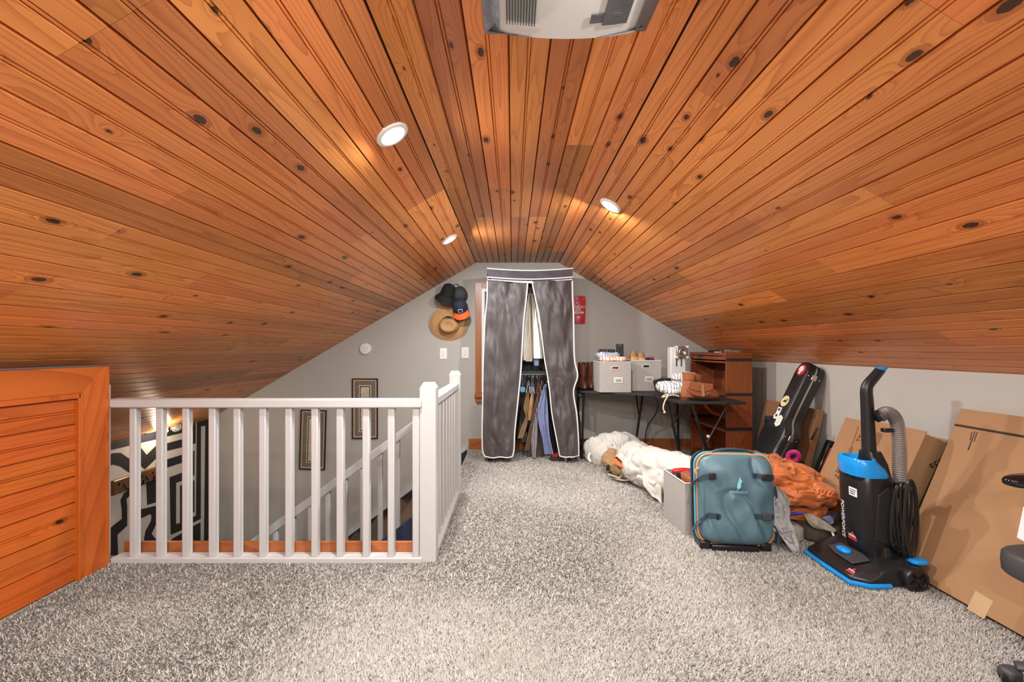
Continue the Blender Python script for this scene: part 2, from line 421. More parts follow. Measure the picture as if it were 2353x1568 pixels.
# ------------------------------------------------------------------ the room: floor, ceiling, walls
XO = -.50                                                  # stair opening edge
g = G(); poly = [(-2.6, YF), (2.6, YF), (2.6, YB), (XO, YB), (XO, 2.53), (-2.6, 2.53)]
g.prism(poly, Matrix.Translation((0, 0, -.25)), .25)
floor = struct('floor', g, 'carpet_base', smooth=False); floor['label'] = 'beige speckled carpet floor of the attic'
def pile():
    rs = np.random.RandomState(3); n = 520000
    u = rs.rand(n); y0, y1, e = 1.0, 5.19, -.9                # more strands where the carpet is close
    Y = (y0**e+u*(y1**e-y0**e))**(1/e); X = rs.uniform(-2.15, 2.39, n)
    ok = (~((X < XO+.01) & (Y > 2.44))) & (np.abs(X) < Y*1.16+.05); X, Y = X[ok], Y[ok]; n = len(X)
    a = rs.rand(n)*2*np.pi; wd = .0022+.0022*rs.rand(n); h = .007+.007*rs.rand(n); ln = .006+.011*rs.rand(n); b = a+rs.uniform(-.9, .9, n)
    flow = np.sin(X*3.1+Y*1.7)+np.sin(X*1.3-Y*2.9); b = np.where(rs.rand(n) < .55, flow*1.2+rs.normal(0, .6, n), b); a = b+np.pi/2
    v = np.zeros((n, 3, 3), np.float32)
    v[:, 0] = np.stack([X-np.cos(a)*wd, Y-np.sin(a)*wd, np.full(n, -.001)], 1)
    v[:, 1] = np.stack([X+np.cos(a)*wd, Y+np.sin(a)*wd, np.full(n, -.001)], 1)
    v[:, 2] = np.stack([X+np.cos(b)*ln, Y+np.sin(b)*ln, h], 1)
    v -= np.array(WM['floor'].translation, np.float32)
    me = bpy.data.meshes.new('carpet_pile'); me.vertices.add(3*n); me.vertices.foreach_set('co', v.ravel())
    me.loops.add(3*n); me.loops.foreach_set('vertex_index', np.arange(3*n, dtype=np.int32))
    me.polygons.add(n); me.polygons.foreach_set('loop_start', np.arange(0, 3*n, 3, dtype=np.int32))
    me.update(calc_edges=True)
    at = me.attributes.new('tone', 'FLOAT', 'POINT'); at.data.foreach_set('value', np.repeat(rs.rand(n).astype(np.float32), 3))
    me.materials.append(M['carpet_pile']); o = bpy.data.objects.new('carpet_pile', me); C.objects.link(o); o.parent = floor; o['kind'] = 'stuff'
pile()

aL, aR = math.atan(SL), math.atan(SR)
eL, eR = Vector((math.cos(aL), 0, math.sin(aL))), Vector((math.cos(aR), 0, -math.sin(aR)))
nL, nR = Vector((-math.sin(aL), 0, math.cos(aL))), Vector((math.sin(aR), 0, math.cos(aR)))
TH = .014
g = G()
lenR = (2.45-XR0)/math.cos(aR); lenL = (XL0-XM)/math.cos(aL)+.05
g.bx(XL0-.02, XR0+.02, YF, YB, ZF+TH, ZF+TH+.05)
def slab(o, e, n, L, y0, y1):
    a = Vector(o)+n*TH; b = a+e*L; vs = []
    for y in (y0, y1):
        for q in (a, b, b+n*.05, a+n*.05): vs.append((q.x, y, q.z))
    g.add(vs, [(0,1,2,3), (7,6,5,4), (0,4,5,1), (1,5,6,2), (2,6,7,3), (3,7,4,0)])
slab((XR0, 0, ZF), eR, nR, lenR, YF, YB); slab((XL0, 0, ZF), -eL, nL, lenL, YF, YB)
ceiling = struct('ceiling', g, 'ceiling_back', smooth=False); ceiling['label'] = 'varnished knotty pine plank ceiling with flat centre and two slopes'
def plank_mesh(wd, L, th=TH):
    h = wd/2-.0012; x = [(-h, .009), (-h+.003, 0), (-.0075, 0), (-.0056, .0062), (-.0030, .0010), (.0030, .0010), (.0056, .0062), (.0075, 0), (h-.0035, 0), (h, .008), (h, th), (-h, th)]
    me = bpy.data.meshes.new('plank'); gg = G(); n = len(x)
    vs = [(a, s*L/2, b) for s in (-1, 1) for a, b in x]
    fs = [tuple(range(n))[::-1], tuple(range(n, 2*n))]+[(i, n+i, n+(i+1) % n, (i+1) % n) for i in range(n)]
    me.from_pydata(vs, [], fs); me.update(); return me
def plank(me, mtx, mt, parent, name='plank'):
    o = bpy.data.objects.new(name, me); C.objects.link(o); o.parent = parent
    o.matrix_basis = WM[parent.name].inverted() @ mtx
    if not me.materials: me.materials.append(M[mt])
    WM[o.name] = mtx; return o
pr = random.Random(21)
MESHES = {}
def row(center, e, n, wd, y0, y1):
    y = y0
    first = True
    while y < y1-.02:
        L = pr.choice([1.8, 2.4, 3.0, 3.6]) if not first else pr.choice([1.2, 1.8, 2.4, 3.0, 3.6])
        first = False
        if y+L > y1-.5: L = y1-y
        k = (round(wd, 4), round(L, 3))
        if k not in MESHES: MESHES[k] = plank_mesh(wd, L-.001)
        c = Vector(center); c.y = y+L/2
        plank(MESHES[k], frame(c, e, (0, 1, 0), n), 'pine', ceiling); y += L
wf = (XR0-XL0)/7
for i in range(7): row((XL0+wf*(i+.5), 0, ZF), Vector((1, 0, 0)), Vector((0, 0, 1)), wf, YF, YB)
nr = 16; wr = (XR-XR0)/math.cos(aR)/nr
for i in range(nr): row(Vector((XR0, 0, ZF))+eR*(wr*(i+.5)), eR, nR, wr, YF, YB)
nl = 26; wl = (XL0-XM)/math.cos(aL)/nl
for i in range(nl):
    c = Vector((XL0, 0, ZF))-eL*(wl*(i+.5))
    row(c, eL, nL, wl, YF if c.x > XK-.1 else 2.46, YB)

# back wall (goes on down the stairwell)
g = G(); g.prism([(XM, -2.5), (XM, zs(XM)), (XL0, ZF), (XR0, ZF), (XR, zs(XR)), (XR, -.25), (XO, -.25), (XO, -2.5)], frame((0, YB+.1, 0), (1, 0, 0), (0, 0, 1), (0, -1, 0)), .1)
wall_back = struct('wall_back', g, 'wall_paint', smooth=False)
g = G(); g.prism([(-2.15, -2.5), (-2.15, zs(-2.15)-.002), (XL0, ZF-.002), (-.50, ZF-.002)][:2]+[(-.515, zs(-.515)-.002), (-.515, -2.5)], frame((0, YB, 0), (1, 0, 0), (0, 0, 1), (0, -1, 0)), .0)
g = G(); g.bx(XR, XR+.1, YF, YB, -.25, zs(XR)+.0)
wall_right = struct('wall_right', g, 'wall_paint', smooth=False)
g = G(); g.bx(XR-.012, XR, YF, 4.34, 0, zs(XR-.012)-.004)
obj('white_panel', g, 'knee_white', wall_right, smooth=False)
g = G(); g.bx(-2.7, 2.7, YF-.1, YF, -.25, 2.3)
struct('wall_front', g, 'wall_paint', smooth=False)
# left knee wall: recessed horizontal boards in a mitred frame
g = G(); g.bx(XK-.12, XK-.022, YF, 2.40, 0, 1.055)
wall_left = struct('wall_left', g, 'pine_trim', smooth=False); wall_left['label'] = 'low knee wall clad in orange pine boards with a mitred frame'
kb = plank_mesh(.128, 2.26-YF-.004)
z = .905-.064; k = 0
while z > -.02:
    plank(kb, frame((XK-.010, (2.26+YF)/2, z), (0, 0, -1), (0, 1, 0), (-1, 0, 0)), 'pine_panel', wall_left); z -= .1285
def casing(pts, name='frame_board'):                     # pts: polygon in (Y, Z) on the wall face
    g = G(); g.prism(pts, frame((XK-.022, 0, 0), (0, 1, 0), (0, 0, 1), (1, 0, 0)), .024); return g
def boardY(name, g, parent, mt, along='y', bevel=.002):
    """keeps the board's long side along its own Y so that the grain follows it"""
    o = origin(g); rot = Matrix() if along == 'y' else (Matrix.Rotation(R(90), 4, 'X') if along == 'z' else Matrix.Rotation(R(90), 4, 'Z'))
    mtx = Matrix.Translation(o) @ rot; inv = mtx.inverted(); me = bpy.data.meshes.new(name)
    me.from_pydata([tuple(inv @ q) for q in g.v], [], g.f); bm = bmesh.new(); bm.from_mesh(me); bmesh.ops.recalc_face_normals(bm, faces=bm.faces); bm.to_mesh(me); bm.free()
    me.materials.append(M[mt]); ob = bpy.data.objects.new(name, me); C.objects.link(ob)
    if parent is not None: ob.parent = parent; ob.matrix_basis = WM[parent.name].inverted() @ mtx
    else: ob.matrix_basis = mtx
    WM[ob.name] = mtx
    if bevel: b = ob.modifiers.new('bevel', 'BEVEL'); b.width = bevel; b.segments = 1; b.limit_method = 'ANGLE'
    return ob
boardY('frame_board', casing([(YF, .93), (2.275, .93), (2.405, 1.06), (YF, 1.06)]), wall_left, 'pine_panel')
boardY('frame_board', casing([(2.275, .0), (2.405, .0), (2.405, 1.06), (2.275, .93)]), wall_left, 'pine_panel', 'z')
g = G(); g.bx(XK-.016, XK+.008, YF, 2.258, .905, .93); boardY('moulding', g, wall_left, 'pine_panel')
g = G(); g.bx(XK-.016, XK+.008, 2.25, 2.275, 0, .93); boardY('moulding', g, wall_left, 'pine_panel', 'z')
g = G(); g.bx(XK-.12, XK+.001, 2.405, 2.428, 0, 1.058); boardY('end_board', g, wall_left, 'pine_panel', 'z')
g = G(); g.bx(XK-.13, XK+.006, YF, 2.43, 1.06, 1.066); obj('metal_edge', g, 'tape_grey', wall_left, smooth=False)
# stairwell
g = G(); g.bx(XM-.1, XM, 2.46, YB, -2.5, zs(XM)+.0)
wall_mural = struct('wall_stair_left', g, 'mural_cream', smooth=False); wall_mural['label'] = 'stairwell wall painted with bold black maze lines on cream'
g = G(); g.bx(XM, XK-.12, 2.36, 2.46, -2.5, .25); g.prism([(XM, .25), (XK-.12, .25), (XK-.12, zs(XK-.12)), (XM, zs(XM))], frame((0, 2.46, 0), (1, 0, 0), (0, 0, 1), (0, -1, 0)), .1)
struct('wall_stair_near', g, 'wall_paint', smooth=False)
g = G(); g.bx(XM, XO, 2.43, 2.53, -2.5, -.25); struct('wall_stair_front', g, 'wall_paint', smooth=False)
g = G(); g.bx(XO, XO+.1, 2.53, YB, -2.5, -.25); struct('wall_stair_right', g, 'wall_paint', smooth=False)
g = G(); g.bx(XM, XO+.1, 2.43, YB, -2.6, -2.5); struct('floor_lower', g, 'stair_wood', smooth=False)
# mural: painted bands, outlines measured on the wall plane
def mz(zx, zy):
    px, py = 240+zx*260/1274, 950+zy*320/1568
    Y = -XM*F/(CX-px); return (Y, CAMZ-(py-CY)/F*Y)
BANDS = [
 [(30,335),(95,318),(580,200),(865,130),(1025,105),(1025,340),(985,350),(985,215),(865,222),(580,295),(95,410),(30,425)],
 [(30,470),(95,450),(180,445),(275,510),(350,478),(410,390),(475,470),(570,375),(640,355),(865,295),(960,268),(960,360),(865,385),(640,440),(575,515),(455,632),(410,595),(340,650),(275,668),(180,600),(95,578),(30,600)],
 [(575,560),(865,470),(950,445),(950,535),(865,560),(650,630),(650,980),(480,1035),(470,790),(575,745)],
 [(733,722),(950,640),(950,730),(805,785),(805,1250),(850,1235),(850,815),(945,785),(945,1285),(745,1370)],
 [(1040,95),(1172,52),(1172,2300),(1110,2300),(1135,140),(1085,150),(1083,1190),(985,1240),(985,1170),(1030,1155)],
 [(985,430),(1012,422),(1012,700),(985,708)], [(985,765),(1012,755),(1012,1110),(985,1120)],
 [(985,1278),(1080,1230),(1083,2300),(985,2300)],
 [(290,845),(215,905),(180,980),(195,1100),(195,1190),(110,1255),(60,1300),(30,1400),(30,2300),(175,2300),(145,1370),(255,1265),(255,1050),(245,970),(290,920)],
 [(400,1085),(560,1045),(640,1050),(650,1150),(575,1260),(530,1360),(580,1420),(650,1430),(650,2300),(520,2300),(445,1410),(465,1320),(520,1220),(530,1160),(515,1135),(400,1190)],
 [(730,2300),(755,1420),(870,1350),(945,1320),(945,1395),(870,1425),(800,1490),(800,2300)]]
for b in BANDS:
    g = G(); g.prism([mz(*q) for q in b], frame((XM, 0, 0), (0, 1, 0), (0, 0, 1), (1, 0, 0)), .002); obj('painted_band', g, 'mural_black', wall_mural, smooth=False)
# stairs going down along the back wall
st = thing('staircase', 'dark wooden stairs going down behind the white balusters', 'stairs', (XO, 4.4, -1.0))
for i in range(10):
    x1 = XO-.25*i; zt = -.183*(i+1)
    g = G(); g.bx(x1-.27, x1, 3.66, YB-.03, zt-.035, zt); boardY('tread', g, st, 'stair_wood')
    g = G(); g.bx(x1-.02, x1, 3.66, YB-.03, zt, zt+.148); boardY('riser', g, st, 'stair_wood')
def slope_prism(x0, x1, top, h, y0, y1):                  # parallelogram in XZ following the stair pitch
    k = .733; zz = lambda x: top-k*(XO-x)
    return G().prism([(x0, zz(x0)-h), (x1, zz(x1)-h), (x1, zz(x1)), (x0, zz(x0))], frame((0, y1, 0), (1, 0, 0), (0, 0, 1), (0, -1, 0)), y1-y0)
obj('stringer', slope_prism(-3.0, XO-.02, .03, .34, 3.60, 3.66), 'navy', st, smooth=False, label='navy painted stair stringer')
obj('wall_stringer', slope_prism(-3.0, XO-.02, .02, .3, YB-.03, YB-.001), 'black_matte', st, smooth=False)
obj('skirting_cap', slope_prism(-3.0, XO-.02, .06, .038, YB-.036, YB-.001), 'white_paint', st, smooth=False, label='white skirting strip')
# balustrades
def newel(x, y, top, parent):
    g = G(); h = .0445; q = .03
    r = [rrect(x-h, x+h, y-h, y+h, .006, zz, 2) for zz in (0, top-.03)]+[rrect(x-h+.016, x+h-.016, y-h+.016, y+h-.016, .004, top, 2)]
    g.loft(r); return obj('newel_post', g, 'white_paint', parent, ang=20)
NX, NY0, NY1 = -.457, 2.49, 3.615
rail = thing('balustrade', 'white wooden balustrade facing the room with twelve balusters and corner post', 'railing', (-1.3, 2.47, 0), 'white stair railings')
newel(NX, NY0, .967, rail)
g = G(); g.bx(-2.165, NX-.03, 2.43, 2.505, .834, .88); obj('top_rail', g, 'white_paint', rail, bevel=.006)
g = G(); g.bx(-2.15, NX-.03, 2.432, 2.512, 0, .03); obj('bottom_rail', g, 'white_paint', rail, bevel=.004)
for px in (304, 365, 425, 486, 543, 602, 662, 722, 780, 840, 898, 955):
    x = (px-CX)/F*2.45; g = G(); g.bx(x-.019, x+.019, 2.45, 2.488, .028, .836); obj('baluster', g, 'white_paint', rail, bevel=.006)
g = G(); g.bx(-2.262, -2.222, 2.47, 2.52, -.2, .955); obj('end_post', g, 'white_paint', rail, bevel=.006)
rail2 = thing('balustrade', 'white wooden side balustrade running back to the far corner post', 'railing', (NX, 3.05, 0), 'white stair railings')
newel(NX, NY1, .974, rail2)
g = G(); g.bx(NX-.037, NX+.037, NY0+.045, NY1-.045, .834, .88); obj('top_rail', g, 'white_paint', rail2, bevel=.006)
g = G(); g.bx(NX-.04, NX+.04, NY0+.045, NY1-.045, 0, .03); obj('bottom_rail', g, 'white_paint', rail2, bevel=.004)
for i in range(7):
    y = NY0+.14+.1385*i; g = G(); g.bx(NX-.019, NX+.019, y-.019, y+.019, .028, .836); obj('baluster', g, 'white_paint', rail2, bevel=.006)
rail3 = thing('stair_handrail', 'white sloping stair handrail with balusters seen down the stairwell', 'railing', (-1.5, 3.63, -.6), 'white stair railings')
obj('top_rail', slope_prism(-2.95, XO-.002, .79, .075, 3.597, 3.663), 'white_paint', rail3, bevel=.005)
for i in range(16):
    x = -.64-.1385*i; g = G(); zz = -.733*(XO-x); g.bx(x-.018, x+.018, 3.612, 3.648, zz+.02, zz+.735); obj('baluster', g, 'white_paint', rail3, bevel=.005)
g = G(); g.bx(-2.15, NX-.05, 2.515, 2.535, 0, .082); tr = boardY('trim_1', g, None, 'pine_trim', 'x'); tr['kind'] = 'structure'
# baseboard
g = G(); g.bx(XO, XR-.012, YB-.018, YB-.001, 0, .125); bb = boardY('baseboard_back', g, None, 'pine_trim', 'x'); bb['kind'] = 'structure'
# window behind the wardrobe
win = struct('window_1', G().bx(-.36, .50, YB-.012, YB-.002, .66, 1.85), 'night_glass', smooth=False)
def pz(y): return CAMZ-(y-CY)/F*YB
g = G(); g.bx(-.425, -.352, YB-.028, YB-.001, .645, 1.906); boardY('casing', g, win, 'pine_trim', 'z')
g = G(); g.bx(.49, .563, YB-.028, YB-.001, .645, 1.906); boardY('casing', g, win, 'pine_trim', 'z')
g = G(); g.bx(-.352, .49, YB-.028, YB-.001, 1.836, 1.906); boardY('casing', g, win, 'pine_trim', 'x')
g = G(); g.bx(-.432, .57, YB-.06, YB-.001, .60, .645); boardY('window_sill', g, win, 'pine_trim', 'x')
g = G(); g.bx(-.415, .553, YB-.035, YB-.001, .545, .60); boardY('apron', g, win, 'pine_trim', 'x')
g = G(); g.bx(-.352, -.318, YB-.03, YB-.005, .66, 1.836); g.bx(-.318, .49, YB-.03, YB-.005, 1.80, 1.836); obj('sash_frame', g, 'white_plastic', win, smooth=False)
g = G(); g.bx(-.318, .49, YB-.026, YB-.02, .75, 1.76); obj('roller_blind', g, 'blind_grey', win, smooth=False)
# recessed lamps in the slopes
LBL = ['round recessed lamp glowing in the left slope, the nearest and largest', 'round recessed lamp glowing in the right slope', 'round recessed lamp glowing far along the left slope by the end wall']
for i, (x, y) in enumerate(LAMPS):
    n = -(nL if x < 0 else nR); p = Vector((x, y, zs(x)))
    e = eL if x < 0 else eR; mt = frame(p, e, (0, 1, 0), -n) @ Matrix.Rotation(math.pi, 4, 'X')
    t = thing('recessed_lamp', LBL[i] if i < 3 else 'round recessed lamp overhead outside the view, %s one from the end wall' % ('fourth', 'fifth', 'sixth', 'added as fill light, seventh', 'added as fill light, ninth', 'added as fill light, eighth')[i-3], 'lamp', p, 'recessed ceiling lamps')
    obj('trim_ring', G().lathe([(.052, -.004), (.052, .004), (.056, .009), (.072, .006), (.076, -.004)], mt, 32), 'white_plastic', t)
    obj('lens', G().lathe([(.0, .001), (.03, .0035), (.052, .001), (.052, -.003)], mt, 28), 'lamp_glow', t)
    ld = bpy.data.lights.new('lamp_light', 'AREA'); ld.shape = 'DISK'; ld.size = .085; ld.energy = LAMP_W; ld.color = LAMP_COL
    lo = bpy.data.objects.new('lamp_light', ld); C.objects.link(lo); lo.parent = t
    dn = (n*.7+Vector((0, 0, -1))*.3+Vector((AIM[i][0], AIM[i][1], 0))).normalized()
    lo.location = n*.022; lo.rotation_euler = dn.to_track_quat('-Z', 'Y').to_euler()

# ------------------------------------------------------------------ fabric wardrobe
WY = 4.62
wd = thing('fabric_wardrobe', 'tall grey fabric wardrobe with white piping and curtains parted in the middle', 'wardrobe', (.17, 4.85, 0))
wx0, wx1, wz = P(1119, 700, WY).x, P(1316, 700, WY).x, P(0, 617, WY).z
for x in (wx0+.03, wx1-.03):
    for y in (WY+.05, 5.08):
        obj('frame_pole', G().tube([(x, y, .03), (x, y, wz-.01)], .0125, 10), 'black_metal', wd)
        obj('foot', G().lathe([(.022, 0), (.024, .012), (.014, .05)], Matrix.Translation((x, y, 0)), 12), 'black_plastic', wd)
g = G(); g.sheet([((wx0, 5.12, wz-.01), (wx1, 5.12, wz-.01)), ((wx0, 5.12, .12), (wx1, 5.12, .12))], 20, 14, .004, amp=.03, freq=4); obj('back_panel', g, 'wardrobe_dark', wd)
for sgn, x in ((-1, wx0), (1, wx1)):
    g = G(); b = x+sgn*.035
    g.sheet([((x, WY+.01, wz-.01), (x, 5.12, wz-.01)), ((x+sgn*.01, WY+.01, 1.2), (x, 5.12, 1.2)), ((b, WY+.015, .6), (x+sgn*.01, 5.12, .6)), ((b, WY+.02, .07), (x+sgn*.01, 5.12, .08))], 24, 10, .004, amp=.03, freq=5, nrm=(sgn, 0, 0)); obj('side_panel', g, 'wardrobe_fabric', wd)
g = G(); g.sheet([((wx0, 5.12, wz), (wx1, 5.12, wz)), ((wx0, WY, wz), (wx1, WY, wz))], 10, 20, .005, bulge=-.03, nrm=(0, 0, 1)); obj('roof_panel', g, 'wardrobe_dark', wd)
# valance, zip band
VY = WY-.012
vr = [(1120, 1315, 617), (1120.5, 1315, 628), (1121.5, 1314.5, 637)]
g = G(); rows = [(P(a, y, VY-.012*i), P(b, y, VY-.012*i)) for i, (a, b, y) in enumerate(vr)]; g.sheet(rows, 8, 30, .004, amp=.012, freq=9, seed=4)
g.v = [q+Vector((0, 0, -.022*math.sin(math.pi*min(1, max(0, (q.x-wx0)/(wx1-wx0)))))) for q in g.v]
val = obj('valance', g, 'wardrobe_dark', wd)
sag = lambda t: Vector((0, 0, -.022*math.sin(math.pi*t)))
for y, dy in ((617, 0), (637, -.024)):
    a, b = P(1119, y, VY+dy-.003), P(1316, y, VY+dy-.003)
    obj('piping', G().tube([a.lerp(b, i/14)+sag(i/14) for i in range(15)], .0065, 8), 'piping', val)
g = G(); rows = [(P(1120, 638, WY+.0), P(1315, 638, WY)), (P(1120, 644, WY-.008), P(1315, 644, WY-.008))]; g.sheet(rows, 4, 30, .004)
g.v = [q+Vector((0, 0, -.03*math.sin(math.pi*min(1, max(0, (q.x-wx0)/(wx1-wx0))))**2)) for q in g.v]; obj('zip_band', g, 'zip_band', wd)
g = G(); g.box(P(1125, 640, WY-.016), (.03, .004, .014)); obj('brand_tab', g, 'navy', wd)
def curtain(rows, seed):
    g = G(); rr = [(P(a, y, WY+(.0 if i else .0)-.012*min(i, 3)/3), P(b, y, WY-.012*min(i, 3)/3)) for i, (a, b, y) in enumerate(rows)]
    g.sheet(rr, 70, 34, .004, bulge=.012, amp=.075, freq=5.0, seed=seed, folds=1.6, famp=.014, edge=.7, zf=.38, ridge=.009)
    cu = obj('curtain', g, 'wardrobe_fabric', wd); z = Vector((0, -.004, 0))
    obj('piping', G().tube([q+z for q in g.edge_l[::2]], .0065, 8), 'piping', cu); obj('piping', G().tube([q+z for q in g.edge_r[::2]], .0075, 8), 'piping', cu)
    obj('hem', G().tube([q+z for q in g.edge_b[::2]], .006, 8), 'piping', cu)
curtain([(1120, 1213, 646), (1119, 1209, 690), (1114, 1203, 745), (1110, 1197, 850), (1109, 1190, 923), (1108, 1183, 992), (1109, 1181, 1035), (1115, 1177, 1050)], 1)
curtain([(1222, 1315, 646), (1231, 1316, 690), (1239, 1318, 728), (1251, 1320, 822), (1258, 1327, 863), (1263, 1318, 900), (1268, 1325, 950), (1278, 1329, 1005), (1286, 1330, 1048)], 5)
# inside: wire shelf, hanging rod
SZ = P(0, 852, 4.8).z
g = G()
sh = obj('wire_shelf', G().bx(wx0+.02, wx1-.02, WY+.05, WY+.06, SZ-.03, SZ).bx(wx0+.02, wx1-.02, 5.07, 5.08, SZ-.03, SZ).bx(wx0+.02, wx0+.03, WY+.06, 5.07, SZ-.03, SZ).bx(wx1-.03, wx1-.02, WY+.06, 5.07, SZ-.03, SZ), 'black_metal', wd, smooth=False)
for i in range(15):
    x = wx0+.06+i*.052; obj('wire', G().tube([(x, WY+.06, SZ-.004), (x, 5.07, SZ-.004)], .003, 6), 'black_metal', sh)
RZ = P(0, 860, 4.85).z
obj('hanging_rod', G().tube([(wx0+.03, 4.85, RZ), (wx1-.03, 4.85, RZ)], .011, 10), 'chrome', wd)
RZ2 = wz-.10
obj('hanging_rod', G().tube([(wx0+.03, 4.85, RZ2), (wx1-.03, 4.85, RZ2)], .011, 10), 'chrome', wd)
# clothes: every garment on its own hanger
def garment(name, label, cat, mt, rows, hx, rz, Y, hmat, seed=0, folds=2, famp=.008, grp='clothes hanging in the wardrobe', hw=.02):
    top = P(*((rows[0][0]+rows[0][1])/2, rows[0][2]), Y)
    t = thing(name, label, cat, (top.x, Y, P(0, rows[-1][2], Y).z), grp)
    g = G(); g.sheet([(P(a, y, Y), P(b, y, Y)) for a, b, y in rows], 30, 12, .012, bulge=.010, amp=.010, freq=9, seed=seed, folds=folds, famp=famp, edge=.6); obj('cloth', g, mt, t)
    hk = Vector((hx, 4.85, rz)); n = Vector((top.x, Y+.012, top.z))
    h = obj('hanger', G().tube(smoothpts([hk+Vector((0, .016, .002)), hk+Vector((0, 0, .016)), hk+Vector((0, -.018, 0)), hk+Vector((0, -.012, -.03)), Vector(((hk.x+n.x)/2, (hk.y+n.y)/2, hk.z-.06))], 4), .0025, 6), 'chrome', t)
    a = Vector(((hk.x+n.x)/2, (hk.y+n.y)/2, hk.z-.06))
    obj('shoulder', G().tube([n+Vector((-hw, .01, -.015)), a, n+Vector((hw, .01, -.015))], .006, 6), hmat, h)
def Z2(zx, zy): return (1080+zx*.1722, 820+zy*.1722)
def rws(l): return [(1080+a*.1722, 1080+b*.1722, 820+y*.1722) for a, b, y in l]
def rw1(l): return [(960+a*.1722, 960+b*.1722, 590+y*.1722) for a, b, y in l]
garment('shirt', 'cream white shirt hanging on the upper rod, middle of three', 'shirt', 'linen_cream', rw1([(1490, 1515, 500), (1470, 1530, 700), (1462, 1535, 1000), (1440, 1540, 1200), (1440, 1530, 1400)]), P(1218, 0, 4.85).x, RZ2, 4.81, 'linen_white', 1)
garment('shirt', 'white shirt hanging on the upper rod beside the right curtain', 'shirt', 'linen_white', rw1([(1515, 1530, 490), (1522, 1580, 640), (1530, 1625, 900), (1540, 1650, 1150), (1545, 1670, 1360)]), P(1223, 0, 4.85).x, RZ2, 4.74, 'linen_white', 2)
garment('shirt', 'white shirt hanging on the upper rod against the left curtain', 'shirt', 'linen_white', rw1([(1478, 1492, 490), (1450, 1480, 650), (1415, 1465, 950), (1395, 1460, 1200), (1405, 1450, 1385)]), P(1214, 0, 4.85).x, RZ2, 4.75, 'linen_white', 3)
garment('shirt', 'slate blue shirt hanging at the right of the lower rod', 'shirt', 'blue_cloth', rws([(1000, 1012, 365), (955, 1025, 500), (905, 1040, 720), (920, 1050, 920), (965, 1070, 1100), (990, 1115, 1300)]), P(1253, 0, 4.85).x, RZ, 4.70, 'black_plastic', 4, 2, .012)
garment('shirt', 'black and white checked shirt hanging next to the blue shirt', 'shirt', 'check_cloth', rws([(955, 970, 445), (920, 945, 600), (870, 910, 760), (828, 900, 980), (822, 890, 1200), (830, 872, 1355)]), P(1245, 0, 4.85).x, RZ, 4.745, 'leather_tan', 5, 1, .006)
garment('trousers', 'dark olive trousers hanging lowest behind the checked shirt', 'trousers', 'olive_cloth', rws([(890, 950, 560), (850, 960, 800), (800, 970, 1000), (770, 975, 1200), (765, 975, 1395)]), P(1240, 0, 4.85).x, RZ, 4.84, 'leather_tan', 6)
garment('jacket', 'brown jacket hanging behind the tan jackets', 'jacket', 'brown_cloth', rws([(905, 930, 480), (840, 900, 700), (790, 850, 950), (760, 830, 1080), (725, 790, 1255)]), P(1234, 0, 4.85).x, RZ, 4.795, 'leather_tan', 7)
garment('jacket', 'tan jacket with angular flap hanging beside the left curtain', 'jacket', 'tan_cloth', rws([(765, 785, 465), (725, 785, 600), (715, 780, 700), (740, 775, 800), (690, 755, 930), (635, 700, 1090)]), P(1216, 0, 4.85).x, RZ, 4.745, 'linen_cream', 8)
garment('jacket', 'pale tan jacket sleeve hanging in the middle of the lower rod', 'jacket', 'shoe_tan', rws([(825, 850, 480), (795, 845, 600), (780, 830, 750), (775, 810, 850)]), P(1225, 0, 4.85).x, RZ, 4.70, 'leather_tan', 9, 1, .005)
garment('coat', 'dark coat hanging in shadow at the left of the lower rod', 'coat', 'olive_cloth', rws([(725, 760, 480), (680, 740, 700), (655, 730, 900), (640, 770, 1050), (680, 790, 1140)]), P(1208, 0, 4.85).x, RZ, 4.885, 'black_plastic', 10)
garment('coat', 'black coat hanging at the far right behind the blue shirt', 'coat', 'black_cloth', rws([(1020, 1040, 420), (1030, 1070, 700), (1040, 1110, 1000), (1060, 1140, 1270)]), P(1260, 0, 4.85).x, RZ, 4.80, 'white_plastic', 11)
for i, (a, b) in enumerate(((672, 732), (798, 850))):
    g = G(); p = P(*Z2((a+b)/2, 440), 4.83); g.prism(rrect2(-.024, .024, -.024, .03, .01), frame(p, (1, 0, 0), (0, 0, 1), (0, -1, 0)), .006)
    g.tube([p+Vector((0, 0, .03)), p+Vector((.0, .01, RZ-p.z))], .002, 6)
    tag(obj('scarf_hanger', g, 'blue_card'), 'pale blue plastic hanger card '+('nearest the left curtain' if i == 0 else 'between the tan jackets'), 'hanger', 'blue hanger cards')
g = G(); p = P(*Z2(885, 75), 4.80); g.blob(p, (.03, .04, .045), .5, .004, 30)
tag(obj('folded_cloth', g, 'blue_cloth'), 'small pale blue folded cloth on the wire shelf of the wardrobe', 'cloth')
g = G(); a = FL(1283, 1066); g.blob((a.x, 4.70, .012), (.075, .05, .014), .5, .004, 20, zmin=0); tag(obj('slipper', g, 'black_cloth'), 'black slipper poking out under the right curtain of the wardrobe', 'slipper')
g = G(); g.blob((a.x-.02, 4.76, .03), (.04, .03, .03), .5, .006, 20, zmin=0); tag(obj('red_pouch', g, 'red_bag'), 'small red pouch on the floor under the right curtain', 'pouch')

# ------------------------------------------------------------------ things on the end wall
def WB(px, py, d=0): return P(px, py, YB-d)
def wallM(p): return frame(p, (1, 0, 0), (0, 0, 1), (0, -1, 0))
